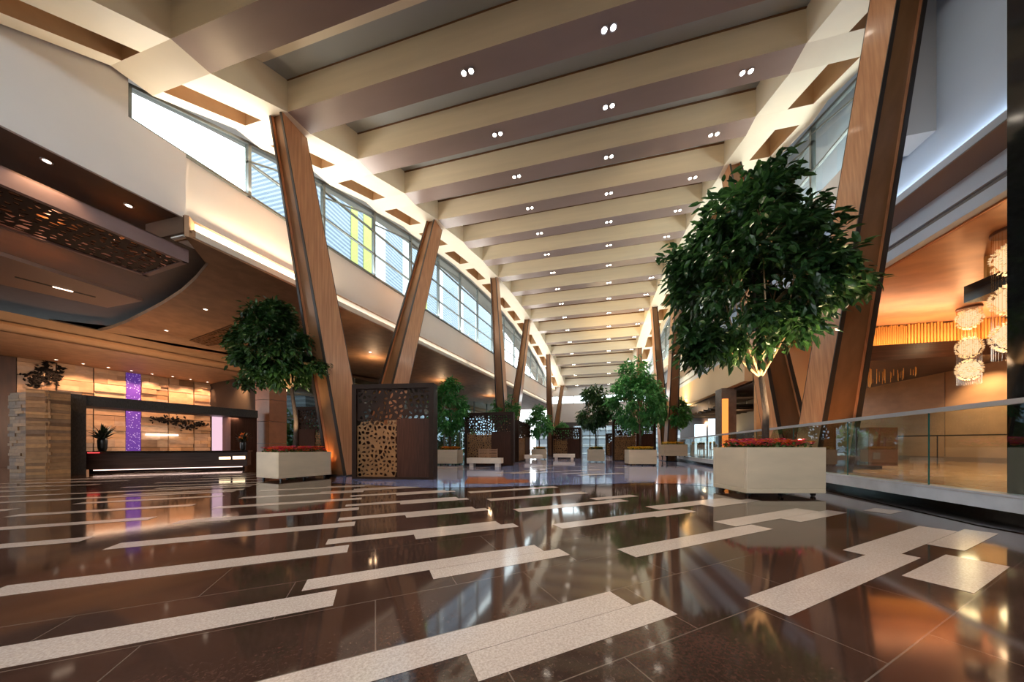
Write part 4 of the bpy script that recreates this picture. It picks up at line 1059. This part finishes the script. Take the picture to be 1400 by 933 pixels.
# neighbouring tower outside the left clerestory
nbm = empty('office_building', (-22, 20.4, 0)); tag(nbm, 'neighbouring building with blue grey louvres and coloured curtains outside the left windows', 'building')
q = MB(); q.box(-6, 0, -.5, 60, 0, 34); q.build('facade', M['facade'], nbm)
for y, w_, m in ((4.4,.9,'curtyel'),(6.1,1.2,'curtyel'),(7.6,2.0,'curtwhite'),(13,1.6,'curtwhite'),(18,1.0,'curtyel'),(22,2.0,'curtwhite'),(30,2.4,'curtwhite'),(39,2,'curtwhite')):
    q = MB(); q.box(0, .06, y, y+w_, 8, 30); q.build('curtain', M[m], nbm)
# ------------------------------------------------------------------ lights
w = bpy.data.worlds.new('sky'); bpy.context.scene.world = w; w.use_nodes = True; nt = w.node_tree
bg = nt.nodes['Background']; bg.inputs[0].default_value = (.90,.96,1.0,1); bg.inputs[1].default_value = 2.9
# uplight coves on the left fascia lip; both sill strips are added ceiling fill
def strip_uplight(Ya, Yb, off, z, pw, col, tgt_dx=0, wd=.1, up=1.0, n=1):
    for i in range(n):
        y0 = Ya + (Yb-Ya)*i/n; y1 = Ya + (Yb-Ya)*(i+1)/n; ym = (y0+y1)/2
        x = LX(ym, off) if off < -1 else off
        l = area('cove_and_fill_light', (x, ym, z), (x+tgt_dx, ym + (.0), z+up), wd, (y1-y0)*.98, pw, col)
        dirv = Vector((.17,1,0)).normalized() if off < -1 else Vector((0,1,0))
        perp = Vector((dirv.y, -dirv.x, 0)); zax = -(perp*tgt_dx + Vector((0,0,up))).normalized(); yax = (dirv - zax*dirv.dot(zax)).normalized(); xax = yax.cross(zax)
        l.rotation_euler = Matrix((xax, yax, zax)).transposed().to_euler()
strip_uplight(5.25, 8.4, LW+.07, 5.99, 42, (1,.76,.48), -.4, .06, 1, 1)
strip_uplight(8.2, 36, LW, 5.99, 12, (1,.8,.6), -.05, .08, 1, 3)
strip_uplight(5.0, 36, LW-.02, SILL+.12, 75, (1,.95,.86), .8, .16, 1, 5)  # strip added on the left sill to brighten the ceiling
strip_uplight(9.0, 36, 6.75, RSILL+.12, 75, (1,.95,.86), -1.1, .16, 1, 5)  # matching ceiling fill added on the right sill
# column base uplights
for (x, y, s) in ((-6.7, 8.6, 1), (-7.7,7.7,1), (5.35,8.0,-1), (6.9,9.6,1), (5.6,10.6,1), (-4.6,20.7,1), (4.6,21.5,1)):
    spot('floor_uplight', (x, y, .35), (x*1.0 + (-.4 if s > 0 else .5), y+.5, 4.5), 60, (1,.45,.15), math.radians(60), .8, .05)
# tree uplights in the beds
for p, t, e in ((ptr + Vector((-.35,-.2,1.0)), (3.6,6.6,4.2), 420), (ptr + Vector((.4,-.25,1.0)), (3.6,6.6,4.2), 420), (ptl + Vector((.3,-.3,.95)), (-8.1,6.9,3.6), 110)):
    spot('tree_uplight', p, t, e, (1,.72,.42), math.radians(75), .7, .04)
# right interior
area('balcony_cove', (13, 14.42, 4.69), (13, 14.62, 5.6), 4.4, .1, 20, (1,.58,.28))
area('copper_uplight', (12.95, 14.33, 4.70), (12.95, 13.6, 5.62), 4.4, .08, 40, (1,.6,.36))
for y in (6, 9, 12, 15.5): spot('stone_wash', (14.2, y, 5.3 if y < 14.5 else 4.1), (15.3, y, 2.0), 130, (1,.68,.38), math.radians(100), .7, .06)
for x, y in ((9.5,5.5),(11.5,8.5),(9.5,10.5)): spot('platform_spot', (x,y,5.4), (x,y,0), 420, (1,.66,.38), math.radians(95), .6, .08)
area('fascia_cove', (7.3, 25, 4.2), (7.9, 25, 5.0), .1, 17, 260, (1,.72,.35))
area('right_ledge_light', (7.0, 6.5, 6.6), (7.0,6.5,8), .1, 9, 16, (.75,.87,1))
point('restaurant_lamp', (9.5, 21, 3.0), 40, WARM, .2); point('restaurant_lamp', (10.5, 30, 3.0), 60, WARM, .2)
spot('partition_up', (9.3, 15.9, .5), (9.3,16.3,4), 120, (1,.5,.2), math.radians(90), .8, .1)
# reception
pd = wing(DP+.3, 200)
l_ = area('header_wash', tuple(wing(DP+1.1, 205, 2.36)), tuple(wing(DW, 205, 1.2)), 4.2, .12, 160, (1,.70,.48))
u_ = area('lobby_ceiling_fill', tuple(wing(DP+.45, 200, 2.72)), tuple(wing(DP+.46,200,6)), 4.4, .3, 26, (1,.6,.34))  # upward fill added to brighten the brown lobby ceiling
area('portal_light', tuple(wing(DP+.6, 210, 2.25)), tuple(wing(DP+.9,210,0)), 5, .3, 60, (1,.75,.55))
for dx_, dy_ in ((1.3,-.7),(.4,-1.3)):
    spot('pier_spot', (Pn.x+dx_, Pn.y+dy_, 5.9), (Pn.x-.1, Pn.y+.2, 1.4), 330, (1,.56,.28), math.radians(48), .7, .08)
spot('screen_glow', (-4.0, 4.4, 6.0), (-5.2,7.4,1.3), 420, (1,.55,.22), math.radians(19), .9, .04)  # spot added for the amber glow on the near screen's lattice
spot('return_wash', (atz(335,520,5.1).x+.8, atz(335,520,5.1).y-1.2, 5.0), (atz(335,520,5.1).x, atz(335,520,5.1).y, 2.5), 420, (1,.55,.25), math.radians(95), .8, .1)
for (x, y) in ((-11,14),(-10,20),(-8.5,27)): point('lobby_glow', (x,y,5.2), 25, WARM, .15)
sc = bpy.context.scene
sc.view_settings.view_transform = 'Standard'; sc.view_settings.look = 'None'; sc.view_settings.gamma = 1; sc.view_settings.exposure = 1.1
sc.cycles.adaptive_threshold = .03; sc.cycles.max_bounces = 8; sc.cycles.diffuse_bounces = 4; sc.cycles.glossy_bounces = 4; sc.cycles.transparent_max_bounces = 12; sc.cycles.transmission_bounces = 4
sc.cycles.use_denoising = True; sc.cycles.sample_clamp_indirect = 6; sc.cycles.caustics_reflective = False; sc.cycles.caustics_refractive = False
